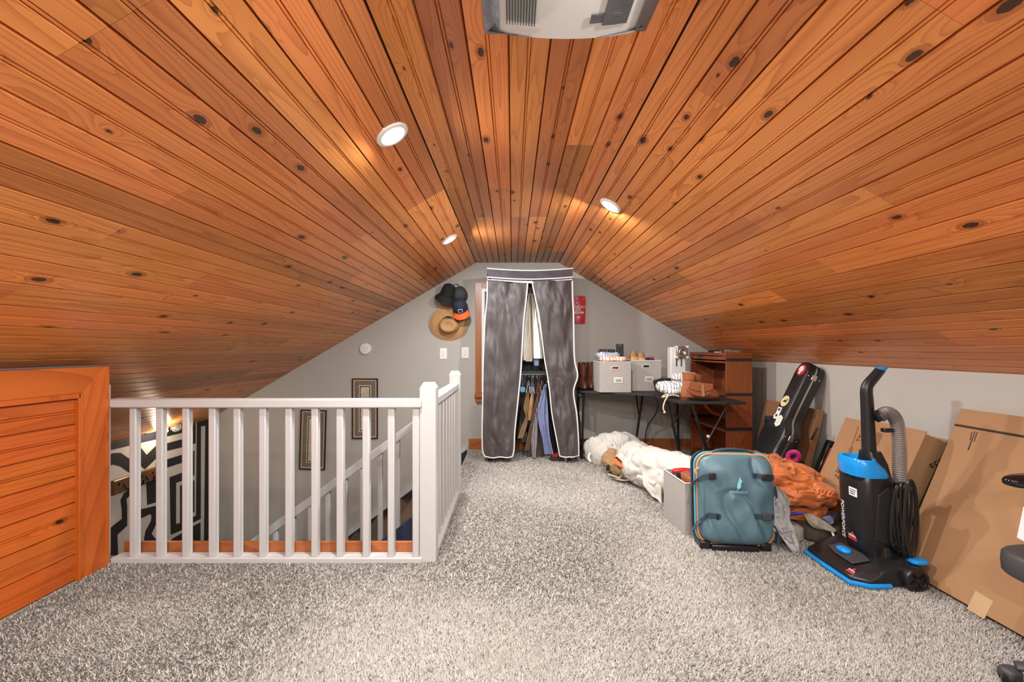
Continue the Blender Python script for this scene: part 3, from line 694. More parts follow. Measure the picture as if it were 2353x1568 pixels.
# straw hat: brim disc facing the room with crown
p = WB(1031, 744, .035)
sh_ = thing('straw_hat', 'wide brimmed woven straw hat hanging on the wall', 'hat', p)
mt = wallM(p) @ Matrix.Rotation(R(6), 4, 'X')
prof = [(.09, .022), (.12, .020), (.16, .014), (.20, .004), (.214, -.006), (.214, -.012), (.2, -.002), (.12, .012), (.09, .014)]
g = G(); n = 48; m = len(prof); vs = [mt @ Vector((r*math.cos(2*math.pi*k/n), .95*r*math.sin(2*math.pi*k/n), zz+(.012*math.cos(4*math.pi*k/n) if r > .15 else 0))) for r, zz in prof for k in range(n)]
g.add(vs, [(i*n+k, i*n+(k+1) % n, ((i+1) % m)*n+(k+1) % n, ((i+1) % m)*n+k) for i in range(m) for k in range(n)]); obj('brim', g, 'straw', sh_)
cm = mt @ Matrix.Translation((.008, -.02, 0)) @ Matrix.Diagonal((1.25, .95, 1, 1))
obj('crown', G().lathe([(.096, .016), (.092, .05), (.082, .092), (.066, .112), (.05, .113), (.03, .098), (.0, .094)], cm, 36), 'straw', sh_)
obj('brim_edge', G().tube([mt @ Vector((.214*math.cos(2*math.pi*k/n), .2033*math.sin(2*math.pi*k/n), -.009+.012*math.cos(4*math.pi*k/n))) for k in range(n)], .004, 6, closed=True), 'linen_cream', sh_)
obj('chin_cord', G().tube(smoothpts([mt @ Vector((-.02, .05, .06)), mt @ Vector((.01, .07, .08)), mt @ Vector((.06, .05, .07))], 4), .004, 6), 'black_cloth', sh_)
# black bucket hat
p = WB(1029, 674, .11); bh = thing('bucket_hat', 'black felt bucket hat hanging above the straw hat', 'hat', p)
mt = wallM(p) @ Matrix.Rotation(R(-22), 4, 'Z') @ Matrix.Rotation(R(-62), 4, 'X')
obj('crown', G().lathe([(.082, -.02), (.078, .03), (.066, .085), (.03, .108), (0, .11)], mt, 28), 'cap_black', bh)
obj('brim', G().lathe([(.08, -.018), (.128, -.085), (.124, -.088), (.076, -.024)], mt, 32, cap=False), 'cap_black', bh)
# grey cap behind, navy cap with orange visor
def cap(name, label, px, py, d, rot, tilt, mc, mv, sc=1.0, strap=None):
    p = WB(px, py, d); t = thing(name, label, 'cap', p); mt = wallM(p) @ Matrix.Rotation(R(rot), 4, 'Z') @ Matrix.Rotation(R(tilt), 4, 'X') @ Matrix.Scale(sc, 4)
    obj('crown', G().lathe([(.088, -.03), (.09, .0), (.082, .045), (.058, .08), (.02, .096), (0, .098)], mt, 30), mc, t)
    g = G(); R_, n_ = .088, 18; vs = []
    for k in range(n_+1):
        a = R(-90-62+124*k/n_); f = math.sin(math.pi*k/n_)
        for q in (0, .5, 1):
            rr = R_+q*.075*f**.6; vs.append(mt @ Vector((rr*math.cos(a), rr*math.sin(a), -.026-.02*q*q-.012*abs(k/n_-.5)*2)))
    N_ = len(vs); vs += [v+(mt.to_3x3() @ Vector((0, 0, .004))) for v in vs]; fs = []
    for k in range(n_):
        for q in (0, 1):
            a = k*3+q; fs += [(a, a+1, a+4, a+3), (N_+a+3, N_+a+4, N_+a+1, N_+a)]
        fs += [(k*3+2, N_+k*3+2, N_+k*3+5, k*3+5)]
    g.add(vs, fs); obj('visor', g, mv, t); obj('button', G().lathe([(.008, .096), (.006, .102), (0, .104)], mt, 10), mc, t)
    if strap: obj('strap', G().tube([mt @ Vector(q) for q in strap], .005, 6), mc, t)
    return t, mt
cap('ball_cap', 'dark grey cap hung behind the navy cap', 1055, 676, .05, 40, 58, 'cap_grey', 'cap_grey', 1.0, smoothpts([(.06, .06, -.03), (.05, .13, -.02), (0, .16, -.01), (-.04, .12, 0)], 4))
t, mt = cap('ball_cap', 'navy baseball cap with orange visor hung on the straw hat', 1057, 705, .15, 12, -34, 'navy_cloth', 'cap_orange', .95)
pm = frame(mt @ Vector((0, -.088, .028)), mt.to_3x3() @ Vector((1, 0, 0)), mt.to_3x3() @ Vector((0, .25, 1)), mt.to_3x3() @ Vector((0, -1, .25)))
bd = obj('badge', G().prism(rrect2(-.026, .026, -.022, .022, .006), pm, .004), 'white_print', t); obj('badge_fill', G().prism(rrect2(-.021, .021, -.017, .017, .005), pm, .0012, .004), 'navy_cloth', bd)
obj('wall_hook', G().tube([WB(1042, 690, .0), WB(1042, 690, .05), WB(1042, 684, .06)], .005, 8), 'white_plastic', t)
# heat alarm, switches, socket
p = WB(840, 802); t = thing('heat_alarm', 'small round white alarm on the wall above the pictures', 'alarm', p)
obj('body', G().lathe([(.066, 0), (.066, .012), (.058, .024), (.035, .028), (0, .028)], wallM(p), 32), 'white_plastic', t)
for k in range(3): q = p+Vector((.022*math.cos(k*2.1+.5), -.029, .022*math.sin(k*2.1+.5))); obj('vent_slot', G().box(q, (.022, .002, .004)), 'tag_grey', t, smooth=False)
for px, lb in ((1019, 'white wall switch below the straw hat'), (1069, 'white wall switch beside the window trim')):
    p = WB(px, 813 if px < 1050 else 811); t = thing('light_switch', lb, 'switch', p, 'wall switches')
    obj('plate', G().prism(rrect2(-.04, .04, -.062, .062, .006), wallM(p), .007), 'off_white_plastic', t)
    obj('rocker', G().prism(rrect2(-.016, .016, -.034, .034, .003), wallM(p) @ Matrix.Rotation(R(4), 4, 'X'), .006, .006), 'white_plastic', t)
p = WB(1331, 958); t = thing('wall_socket', 'white wall socket with a black plug beside the wardrobe', 'socket', p)
obj('plate', G().prism(rrect2(-.036, .036, -.06, .06, .006), wallM(p), .007), 'off_white_plastic', t)
p = WB(1329, 956, .03); t = thing('power_cord', 'black power cord running from the wall socket down to the floor', 'cord', (p.x, p.y, 0))
obj('plug', G().box(p+Vector((0, .008, 0)), (.03, .035, .026)), 'black_plastic', t, bevel=.005)
obj('cable', G().tube(smoothpts([p, p+Vector((.01, -.03, -.03)), P(1333, 985, YB-.05), P(1334, 1020, YB-.06), (P(1336, 1030, 5.1).x, 5.05, .012), P(1352, 1040, 4.98)+Vector((.0, 0, .0))], 8), .006, 8), 'black_plastic', t)
# red pouch hanging on the wall
p = WB(1331, 712, .015); t = thing('snack_bag', 'red foil pouch with white lettering hanging beside the wardrobe', 'bag', P(1331, 744, YB-.015))
g = G(); Yr = YB-.02; g.sheet([(P(1314, 681, Yr), P(1345.5, 680, Yr)), (P(1314, 690, Yr), P(1346, 690, Yr)), (P(1315, 730, Yr), P(1345, 730, Yr)), (P(1316, 743, Yr), P(1344, 744, Yr))], 18, 10, .012, bulge=.006, amp=.008, freq=14); obj('pouch', g, 'red_bag', t)
fm = lambda px, py, d=.035: wallM(P(px, py, YB-d))
text('lettering', 'CAUSO', .036, fm(1332, 706), 'white_print', t); text('lettering', 'CO', .036, fm(1329.5, 712), 'white_print', t)
lb = obj('strip', G().prism(rrect2(-.055, .055, -.011, .011, .006), fm(1330, 718.5), .002), 'tag_card', t); text('lettering', 'WHITE', .018, fm(1330, 718.5, .0375), 'black_print', t)
text('lettering', 'AIT', .026, fm(1327, 725), 'magenta', t); obj('crest', G().prism([(-.022, .026), (.022, .026), (.02, -.008), (0, -.03), (-.02, -.008)], fm(1326, 696), .001), 'magenta', t); text('lettering', 'M', .03, fm(1326, 696.5, .0365), 'white_print', t)
text('lettering', '♥', .02, fm(1330, 730), 'white_print', t)
# two narrow framed pictures
for i, (x0, x1, y0, y1, rot) in enumerate(((810, 869, 870, 1008, 0), (690.5, 749.5, 942, 1079, -1.6))):
    c = WB((x0+x1)/2, (y0+y1)/2); w2, h2 = (x1-x0)/2/F*YB, (y1-y0)/2/F*YB
    t = thing('framed_picture', ('tall narrow framed picture with tan mat, the upper one' if i == 0 else 'tall narrow framed picture with tan mat, the lower tilted one'), 'picture', c-Vector((0, 0, h2)), 'narrow framed pictures')
    mt = wallM(c) @ Matrix.Rotation(R(rot), 4, 'Z'); q = .011
    for a in ([(-w2, -h2), (w2, -h2), (w2-q, -h2+q), (-w2+q, -h2+q)], [(w2, -h2), (w2, h2), (w2-q, h2-q), (w2-q, -h2+q)], [(w2, h2), (-w2, h2), (-w2+q, h2-q), (w2-q, h2-q)], [(-w2, h2), (-w2, -h2), (-w2+q, -h2+q), (-w2+q, h2-q)]):
        obj('frame_bar', G().prism(a, mt, .02), 'frame_black', t, smooth=False)
    bxp = lambda a, b: [(-a, -b), (a, -b), (a, b), (-a, b)]
    mm = obj('mat_board', G().prism(bxp(w2-q, h2-q), mt, .010), 'picture_mat', t, smooth=False)
    obj('mat_line', G().prism(bxp(w2-.034, h2-.034), mt, .0113), 'frame_black', mm, smooth=False); obj('inner_mat', G().prism(bxp(w2-.038, h2-.038), mt, .0122), 'picture_inner', mm, smooth=False)
    obj('art_border', G().prism(bxp(w2-.078, h2-.078), mt, .013), 'tag_card', mm, smooth=False); obj('art_line', G().prism(bxp(w2-.086, h2-.086), mt, .0136), 'black_print', mm, smooth=False); obj('art', G().prism(bxp(w2-.097, h2-.097), mt, .0142), 'picture_paper', mm, smooth=False)
# coat rack and glass lamp on the mural wall
a, b = mz(60, 850), mz(640, 640); t = thing('coat_rack', 'dark wooden coat rack board with iron hooks on the mural wall', 'coat rack', (XM+.02, (a[0]+b[0])/2, (a[1]+b[1])/2-.06))
g = G(); y0, y1, zc = a[0], b[0], (a[1]+b[1])/2; g.bx(XM+.001, XM+.035, y0, y1, zc-.06, zc+.06); boardY('board', g, t, 'rack_wood', 'y', .006)
for k in range(4):
    y = y0+.10+k*(y1-y0-.2)/3; obj('hook', G().tube(smoothpts([(XM+.03, y, zc+.01), (XM+.07, y, zc-.04), (XM+.10, y, zc-.03), (XM+.11, y, zc+.01)], 4), .007, 8), 'black_metal', t)
    obj('screw_cap', G().lathe([(.012, 0), (.010, .006), (0, .007)], frame((XM+.035, y-.05, zc+.02), (0, 1, 0), (0, 0, 1), (1, 0, 0)), 12), 'black_metal', t)
y0, zc = mz(545, 195); y1, z1 = mz(860, 130); zc = zc+.0
t = thing('glass_wall_lamp', 'wall lamp of faceted glass bulbs glowing at the top of the mural', 'wall lamp', (XM+.05, (y0+y1)/2, zc-.05))
obj('back_bar', G().bx(XM+.003, XM+.03, y0-.12, y1+.02, zc-.015, zc+.03), 'black_metal', t, bevel=.004)
for k in range(3):
    y = y0+(y1-y0)*k/2*.95; q = Vector((XM+.09, y, zc)); obj('arm', G().tube(smoothpts([(XM+.03, y, zc+.01), (XM+.07, y, zc+.035), q+Vector((0, 0, .03))], 3), .008, 8), 'black_metal', t)
    lit = k == 0
    obj('glass_bulb', G().blob(q, (.045, .05, .042), 1.0, .008, 60, nu=14, nv=9), 'bulb_glow' if lit else 'glass_clear', t, ang=5)
ld = bpy.data.lights.new('wall_lamp_light', 'POINT'); ld.energy = 5; ld.color = (1, .8, .55); ld.shadow_soft_size = .05
lo = bpy.data.objects.new('wall_lamp_light', ld); C.objects.link(lo); lo.parent = t; lo.location = Vector((XM+.16, y0, zc+.0))-WM[t.name].translation

# ------------------------------------------------------------------ ceiling ventilation unit with duct tape
zc_ = ZF; y1 = .985/((802-64)/F); y0 = y1-.52
x0, x1 = -.045, .375
t = thing('ceiling_air_unit', 'white plastic ceiling air vent cover edged with silver duct tape', 'vent', ((x0+x1)/2, (y0+y1)/2, zc_-.06))
g = G(); nu_, nv_ = 16, 10; top = []; bot = []
for i in range(nu_+1):
    for j in range(nv_+1):
        u, v = i/nu_, j/nv_; x = x0+(x1-x0)*u; y = y0+(y1-y0)*v; bg = .022*(math.sin(math.pi*u)**.7)*(.4+.6*v)
        bot.append(Vector((x, y, zc_-.012-bg))); top.append(Vector((x, y, zc_-.001)))
N_ = len(bot); fs = []
for i in range(nu_):
    for j in range(nv_):
        a = i*(nv_+1)+j; fs += [(a, a+1, a+nv_+2, a+nv_+1), (N_+a, N_+a+nv_+1, N_+a+nv_+2, N_+a+1)]
for i in range(nu_):
    for j in (0, nv_): a = i*(nv_+1)+j; b = a+nv_+1; fs.append((a, b, N_+b, N_+a))
for j in range(nv_):
    for i in (0, nu_): a = i*(nv_+1)+j; fs.append((a, a+1, N_+a+1, N_+a))
g.add(bot+top, fs); obj('cover', g, 'off_white_plastic', t)
def cz(x, y):
    u, v = min(1, max(0, (x-x0)/(x1-x0))), min(1, max(0, (y-y0)/(y1-y0))); return zc_-.012-.022*(math.sin(math.pi*u)**.7)*(.4+.6*v)
for k in range(11):
    x = -.017+.0085*k*.95; g = G(); g.bx(x-.0013, x+.0013, y1-.35, y1-.055, cz(x, y1-.2)-.010, cz(x, y1-.2)-.0005); obj('grille_slot', g, 'dark_grey', t, smooth=False)
def tape(pts):
    g = G(); g.sheet([(a, b) for a, b in pts], 10, 4, .002, amp=.004, freq=30, nrm=(0, 0, -1)); return obj('duct_tape', g, 'tape_grey', t)
tape([((x0-.045, y0, zc_-.003), (x0+.004, y0, zc_-.02)), ((x0-.042, y1+.02, zc_-.003), (x0+.004, y1-.005, zc_-.022))])
tape([((x1-.006, y0, zc_-.022), (x1+.05, y0, zc_-.003)), ((x1-.006, y1-.02, zc_-.024), (x1+.035, y1+.01, zc_-.003))])
tape([((x0-.04, y1+.022, zc_-.004), (x0-.03, y1-.012, zc_-.02)), ((x0+.10, y1+.006, zc_-.004), (x0+.10, y1-.004, zc_-.034))])
tape([((x1-.12, y1+.004, zc_-.004), (x1-.12, y1-.002, zc_-.034)), ((x1+.03, y1+.012, zc_-.003), (x1+.02, y1-.03, zc_-.022))])
def patch(xa, xb, ya, yb):
    tape([((xa, ya, cz(xa, ya)-.004), (xb, ya, cz(xb, ya)-.004)), ((xa, yb, cz(xa, yb)-.004), (xb, yb, cz(xb, yb)-.004))])
patch(.262, .335, y1-.30, y1-.055); patch(.225, .31, y1-.10, y1-.065)

# ------------------------------------------------------------------ corner desk
DZ = .72
dk = thing('corner_desk', 'black L-shaped corner desk on slanted metal legs under the sloping ceiling', 'desk', (1.35, 4.5, 0))
g = G(); g.prism([(.69, 5.16), (.69, 4.66), (1.10, 4.46), (1.32, 4.30), (1.36, 3.72), (1.89, 3.68), (1.89, 5.16)], Matrix.Translation((0, 0, DZ-.022)), .022); obj('desk_top', g, 'black_matte', dk, bevel=.003)
def leg(a, b, r=.0125, name='leg', mt='black_metal'): obj(name, G().tube([a, b], r, 10), mt, dk)
leg((P(1478, 903, 4.88).x, 4.88, DZ-.02), (P(1463, 995, 4.92).x-.03, 4.92, 0))
leg((.74, 4.74, DZ-.02), (.72, 4.74, 0)); leg((.74, 5.1, DZ-.02), (.72, 5.1, 0)); leg((1.84, 5.1, DZ-.02), (1.86, 5.1, 0))
leg((P(1460, 0, 5.05).x, 5.05, DZ-.02), P(1469, 962, 4.90), .007, 'brace')
leg((1.37, 4.05, DZ-.02), (P(1580, 1034, 4.0).x, 4.05, 0))
leg((1.50, 3.90, DZ-.02), (1.41, 4.04, .46), .007, 'brace')
leg((1.48, 3.75, DZ-.02), (1.735, 3.86, 0)); leg((1.79, 3.78, DZ-.02), (1.50, 3.92, .02), .007, 'brace', 'dark_grey')
leg((.72, 4.74, .13), (.72, 5.1, .13), .010, 'foot_bar'); leg((.72, 5.1, .13), (.92, 5.1, .13), .011, 'foot_bar'); leg((.72, 5.1, .055), (.95, 5.1, .055), .011, 'foot_bar')
p = P(1627, 1003, 3.80); obj('joint_cap', G().lathe([(.013, 0), (.011, .008), (0, .009)], wallM(p), 14), 'white_plastic', dk)
g = G(); g.box((1.80, 3.665, DZ-.012), (.12, .03, .012)); obj('edge_tab', g, 'black_plastic', dk)
obj('clamp', G().blob((.70, 4.70, DZ-.05), (.03, .02, .02), .5, .003, 30, nu=14, nv=8), 'black_plastic', dk)
t = thing('desk_cable', 'black cable hanging from the desk corner to the floor', 'cord', (1.35, 4.6, 0))
obj('cable', G().tube(smoothpts([(1.37, 4.42, DZ-.03), P(1512, 930, 4.75), P(1505, 955, 4.85), P(1490, 975, 4.95), P(1484, 998, 5.0), (1.46, 5.05, .01)], 7), .006, 8), 'black_plastic', t)

# ------------------------------------------------------------------ fabric bins
def bin_(name, label, x0, x1, y0, y1, z0, h, rot, grp, hole=True, tagp=True, mt='bin_fabric'):
    cx, cy = (x0+x1)/2, (y0+y1)/2; t = thing(name, label, 'storage bin', (cx, cy, z0), grp); a, b = (x1-x0)/2, (y1-y0)/2; w = .006
    mtx = Matrix.Translation((cx, cy, z0)) @ Matrix.Rotation(R(rot), 4, 'Z'); L = lambda G_: G_.xf(mtx)
    g = G(); hw, hz0, hz1 = .034, h-.075, h-.045
    if hole:
        g.bx(-a, -hw, -b, -b+w, 0, h); g.bx(hw, a, -b, -b+w, 0, h); g.bx(-hw, hw, -b, -b+w, 0, hz0); g.bx(-hw, hw, -b, -b+w, hz1, h)
    else: g.bx(-a, a, -b, -b+w, 0, h)
    obj('front_panel', L(g), mt, t, smooth=False)
    obj('side_panel', L(G().bx(-a, -a+w, -b+w, b, 0, h)), mt, t, smooth=False); obj('side_panel', L(G().bx(a-w, a, -b+w, b, 0, h)), mt, t, smooth=False)
    obj('back_panel', L(G().bx(-a+w, a-w, b-w, b, 0, h)), mt, t, smooth=False); obj('base_panel', L(G().bx(-a+w, a-w, -b+w, b-w, 0, w)), 'bin_inside', t, smooth=False)
    obj('rim', L(G().tube([(-a, -b, h), (a, -b, h), (a, b, h), (-a, b, h)], .005, 6, closed=True)), 'tag_card', t)
    if tagp:
        pl = obj('label_holder', L(G().bx(-.045+.03, .045+.03, -b-.004, -b, .09, .15)), 'tag_card', t, bevel=.002); obj('label_window', L(G().bx(-.027+.03, .027+.03, -b-.006, -b-.003, .105, .13)), 'tag_grey', pl, smooth=False)
    if hole: obj('grommet', L(G().tube([(q[0], -b-.002, q[1]) for q in rrect2(-hw, hw, hz0, hz1, .008, 3)], .004, 6, closed=True)), 'tag_card', t)
    return t, mtx
bA, mA = bin_('fabric_bin', 'grey fabric bin on the desk heaped with folded patterned clothes', .85, 1.165, 4.50, 4.81, DZ, .30, 3, 'grey fabric bins')
bB, mB = bin_('fabric_bin', 'grey fabric bin on the desk holding tan shoes', 1.215, 1.52, 4.66, 4.97, DZ, .31, 0, 'grey fabric bins')
def cloth(name, label, mt, c, rad, rot=0, amp=.012, freq=12, seed=0, e=.5, ridge=.008, grp=None, cat='clothes', zmin=None, nu=40, nv=24):
    g = G(); g.blob((0, 0, 0), rad, e, amp, freq, seed, None, nu, nv, ridge=ridge); g.xf(Matrix.Translation(c) @ Matrix.Rotation(R(rot), 4, 'Z'))
    if zmin is not None:
        for q in g.v: q.z = max(q.z, zmin)
    return tag(obj(name, g, mt), label, cat, grp)
def inA(x, y, z): return mA @ Vector((x, y, z))
cloth('folded_shirt', 'pale pink folded shirt lowest in the heaped fabric bin', 'linen_cream', inA(.015, .02, .22), (.125, .10, .085), 3, .006, 14, 1, .35, .004, 'clothes in the bin')
cloth('folded_shirt', 'white and orange printed folded shirt on top in the fabric bin', 'print_orange', inA(.015, -.02, .325), (.135, .12, .028), -5, .012, 16, 2, .5, .006, 'clothes in the bin')
cloth('folded_shirt', 'blue and grey patterned shirt crumpled at the back of the fabric bin', 'print_blue', inA(-.02, .05, .36), (.12, .075, .032), 10, .014, 18, 3, .6, .006, 'clothes in the bin')
t = thing('game_controller_case', 'black ridged case lying behind the folded clothes', 'case', inA(.0, .10, .375)); g = G()
for k in range(6): obj('ridge', G().blob(inA(-.085+.028*k, .125, .40), (.018, .022, .026), .5, .003, 30, k, nu=14, nv=8), 'black_plastic', t)
obj('body', G().bx(*(lambda q: (q.x-.08, q.x+.10, q.y-.015, q.y+.02, q.z-.03, q.z+.01))(inA(.0, .125, .39))), 'black_plastic', t, bevel=.005)
p = inA(.115, .09, .295); t = thing('black_phone_box', 'upright black box with a small silver logo behind the clothes', 'box', p)
obj('body', G().bx(p.x-.037, p.x+.037, p.y-.015, p.y+.015, p.z, p.z+.185), 'black_matte', t, bevel=.004); obj('logo', G().bx(p.x-.012, p.x+.012, p.y-.0175, p.y-.014, p.z+.168, p.z+.175), 'chrome', t, smooth=False)
cloth('red_cloth', 'dark red cloth pushed behind the bin handle hole', 'red_bag', inA(-.01, -.125, .24), (.036, .014, .024), 0, .004, 20, 5)
def shoe_up(label, x, y, z, rz, lean):
    t = thing('shoe', label, 'shoe', (x, y, z-.12), 'tan shoes in the bin')
    mt = Matrix.Translation((x, y, z)) @ Matrix.Rotation(R(rz), 4, 'Z') @ Matrix.Rotation(R(lean), 4, 'X')
    rings = []
    for zz, wx, y0, y1 in ((-.16, .036, -.03, .05), (-.08, .038, -.035, .055), (0, .043, -.035, .035), (.05, .042, -.033, .018), (.085, .032, -.028, .004), (.10, .014, -.022, -.008)):
        rings.append([mt @ Vector((wx*math.cos(2*math.pi*k/16), (y0+y1)/2+(y1-y0)/2*math.sin(2*math.pi*k/16), zz)) for k in range(16)])
    obj('upper', G().loft(rings), 'shoe_tan', t); sl = []
    for zz, wx in ((-.16, .036), (-.05, .036), (.0, .041), (.03, .038)):
        sl.append([mt @ Vector((wx*math.cos(2*math.pi*k/16), -.042+.010*math.sin(2*math.pi*k/16), zz)) for k in range(16)])
    obj('toe_cap', G().loft(sl), 'sole_gum', t)
shoe_up('tan shoe standing toe up in the bin, the taller left one', 1.275, 4.80, DZ+.31, 4, -8); shoe_up('tan shoe standing toe up in the bin, the right one', 1.355, 4.80, DZ+.295, -10, -10)
cloth('knit_cap', 'black and dark red knit cap in the bin beside the tan shoes', 'black_cloth', (1.445, 4.80, DZ+.295), (.055, .06, .045), 0, .008, 20, 6, .9, .004, None, 'cap')
cloth('red_sock', 'dark red sock lying on the black knit cap', 'magenta', (1.455, 4.775, DZ+.335), (.022, .02, .015), 0, .004, 30, 7, .9, 0, None, 'sock')
cloth('navy_cloth', 'navy cloth showing through the handle hole of the shoe bin', 'navy_cloth', (1.367, 4.69, DZ+.25), (.05, .02, .05), 0, .004, 20, 8)
# brown ankle boots on the desk, toes to the room
def boot(name, label, loc, rz, h, ln, upm, solem, grp, sc=1.0, lean=0):
    t = thing(name, label, 'boot', loc, grp); mt = Matrix.Translation(loc) @ Matrix.Rotation(R(rz), 4, 'Z') @ Matrix.Scale(sc, 4)
    f = ln
    def ring(z, wx, y0, y1, pz=0): return [mt @ Vector((wx*math.cos(2*math.pi*k/20), (y0+y1)/2+(y1-y0)/2*math.sin(2*math.pi*k/20), z+pz*max(0, -math.sin(2*math.pi*k/20)))) for k in range(20)]
    r = [ring(.022, .043, -f*.62, .10), ring(.045, .046, -f*.62, .105), ring(.075, .043, -f*.54, .10), ring(.095, .038, -f*.36, .095), ring(.12, .036, -f*.18, .088), ring(.16, .037, -.055, .082), ring(h*.75, .043, -.058, .088), ring(h, .047, -.062, .092, -.02)]
    r += [ring(h-.004, .042, -.057, .086, -.02), ring(h-.06, .038, -.05, .08)]
    obj('upper', G().loft(r), upm, t)
    obj('sole', G().loft([ring(.012, .045, -f*.63, -.0), ring(.026, .047, -f*.64, .0)]), solem, t); obj('heel', G().loft([ring(0, .04, .03, .104), ring(.026, .043, .02, .108)]), solem, t)
    for s in (-1, 1): obj('elastic_gusset', G().blob(mt @ Vector((s*.043, .015, h*.7)), (.003, .022, .05), .8, 0, 1, nu=12, nv=8), 'black_cloth', t)
    return t
boot('ankle_boot', 'dark brown leather boot on the desk next to the wardrobe', (.735, 4.80, DZ), 6, .32, .2, 'leather_brown', 'black_plastic', 'dark brown boots', .90)
boot('ankle_boot', 'dark brown leather boot on the desk next to the grey bin', (.828, 4.85, DZ), -4, .32, .2, 'leather_brown', 'black_plastic', 'dark brown boots', .90)
boot('ankle_boot', 'tan leather boot standing sideways at the front of the desk', (1.525, 3.82, DZ), 90, .205, .30, 'leather_tan', 'leather_brown', None, 1.12)
# leather pouch on the boot
p = P(1608, 893, 3.70); t = thing('leather_pouch', 'orange tan leather pouch with strap lying against the boot', 'pouch', p-Vector((0, 0, .06)))
mt = frame(p, (1, 0, -.08), (.08, 0, 1), (0, -1, 0)); half = lambda r, a0, a1, s=1: [(r*math.cos(R(a0+(a1-a0)*k/14)), s*r*math.sin(R(a0+(a1-a0)*k/14))) for k in range(15)]
obj('body', G().prism([(a, b*.62) for a, b in half(.105, 180, 360)]+[(.09, .03), (-.09, .035)], mt, .03, -.02), 'leather_tan', t, bevel=.006)
obj('flap', G().prism([(a, b*.34+.012) for a, b in half(.102, 180, 360)]+[(.095, .045), (-.095, .05)], mt, .008, .011), 'leather_tan', t, bevel=.003)
obj('strap', G().prism([(.0, .04), (.022, .035), (.035, -.058), (.012, -.062)], mt, .005, .02), 'shoe_tan', t)
# striped clothes, black case, white column, torch on the desk wing
cloth('striped_shirt', 'crumpled white shirt with dark stripes at the front of the desk', 'stripe_white', P(1548, 892, 4.0)+Vector((0, .02, 0)), (.125, .14, .058), 10, .02, 11, 11, .7, .015, None, 'shirt', DZ+.002, 60, 34)
cloth('striped_hat', 'grey beanie with white stripes on top of the crumpled shirt', 'stripe_white', P(1572, 866, 4.12), (.11, .10, .045), -15, .012, 12, 12, .8, .006, None, 'hat')
t = bpy.data.objects['striped_shirt']
obj('drawstring', G().tube(smoothpts([P(1560, 911, 3.66), P(1545, 908, 3.66), P(1522, 913, 3.67), P(1530, 907, 3.72), P(1535, 909, 3.66), P(1528, 922, 3.66), P(1524, 938, 3.66), P(1528, 947, 3.66)], 6), .006, 6), 'cord_cream', t)
obj('toggle', G().blob(P(1527, 948, 3.66), (.010, .010, .009), .8, 0, 1, nu=10, nv=6), 'cord_cream', t)
t = thing('black_case', 'black angular case lying open on the desk corner', 'case', (1.40, 4.42, DZ))
for i, (a, b, c, d) in enumerate(((1504, 1526, 872, 897), (1523, 1541, 871, 890))):
    p = P((a+b)/2, (c+d)/2, 4.42+.1*i); g = G(); g.box((p.x, p.y, max(p.z, DZ+.055)), (.092-.012*i, .05, .11-.02*i), Euler((0, R(-14+6*i), R(10))).to_matrix()); obj('shell', g, 'black_matte', t, bevel=.006)
xw0, xw1, yw = P(1541, 0, 4.55).x, P(1576, 0, 4.55).x, 4.55
t = thing('white_column_heater', 'white upright plastic column with two slots standing on the desk', 'heater', ((xw0+xw1)/2, yw+.05, DZ))
zt = P(0, 798, yw).z; obj('body', G().bx(xw0, xw1, yw, yw+.10, DZ, zt), 'white_plastic', t, bevel=.008)
for px in (1554.5, 1565.5): q = P(px, 832, yw); obj('slot', G().bx(q.x-.006, q.x+.006, yw-.003, yw+.004, q.z-.045, q.z+.045), 'dark_grey', t, smooth=False)
q = P(1566.5, 809.5, yw-.02); b = obj('gauge_plate', G().bx(q.x-.055, q.x+.055, yw-.04, yw+.02, q.z-.055, q.z+.055), 'brushed', t, bevel=.008)
obj('dial', G().lathe([(.034, 0), (.034, .004), (.03, .006), (.026, .003), (0, .003)], wallM((q.x, yw-.04, q.z)), 24), 'brushed', b); obj('dial_pin', G().lathe([(.007, 0), (.005, .006), (0, .007)], wallM((q.x, yw-.043, q.z)), 12), 'chrome', b)
for sx in (-1, 1):
    for sz in (-1, 1): obj('corner_cap', G().box((q.x+sx*.052, yw-.02, q.z+sz*.052), (.022, .05, .022)), 'white_plastic', b, bevel=.004)
a, b = P(1632, 889, 3.95), P(1648, 896, 3.9); t = thing('torch', 'small grey torch with a white end behind the leather pouch', 'torch', (a.x, a.y, DZ))
b.z = a.z = DZ+.018; obj('barrel', G().tube([a, a.lerp(b, .8)], .016, 12), 'dark_grey', t); obj('cap', G().tube([a.lerp(b, .8), b], .018, 12), 'white_plastic', t)

# ------------------------------------------------------------------ bookcase against the knee wall
bx0, bx1, by0, by1 = 1.925, 2.16, 4.10, 4.93
bc = thing('bookcase', 'dark reddish wooden stacking bookcase standing behind the desk', 'bookcase', ((bx0+bx1)/2, (by0+by1)/2, 0))
for z0, z1, ex in ((1.062, 1.115, .012), (.75, 1.036, 0), (.44, .722, 0), (.03, .41, 0)):
    for y in (by0, by1-.02):
        g = G(); g.bx(bx0-ex, bx1, y, y+.02, z0, z1); boardY('end_panel', g, bc, 'shelf_wood', 'z' if z1-z0 > .1 else 'x')
for z0, z1 in ((1.036, 1.062), (.722, .75), (.41, .44), (0, .03)):
    for y in (by0+.004, by1-.016): obj('spacer_bar', G().bx(bx0+.004, bx1, y, y+.012, z0, z1), 'black_matte', bc, smooth=False)
def curved_shelf(z0, z1, bow):
    pts = [(bx1, by0+.02), (bx1, by1-.02)]+[(bx0+.01-bow*math.sin(math.pi*k/10), by1-.02-(by1-by0-.04)*k/10) for k in range(11)]
    o = G().prism(pts, Matrix.Translation((0, 0, z0)), z1-z0); boardY('shelf', o, bc, 'shelf_wood', 'y', .004)
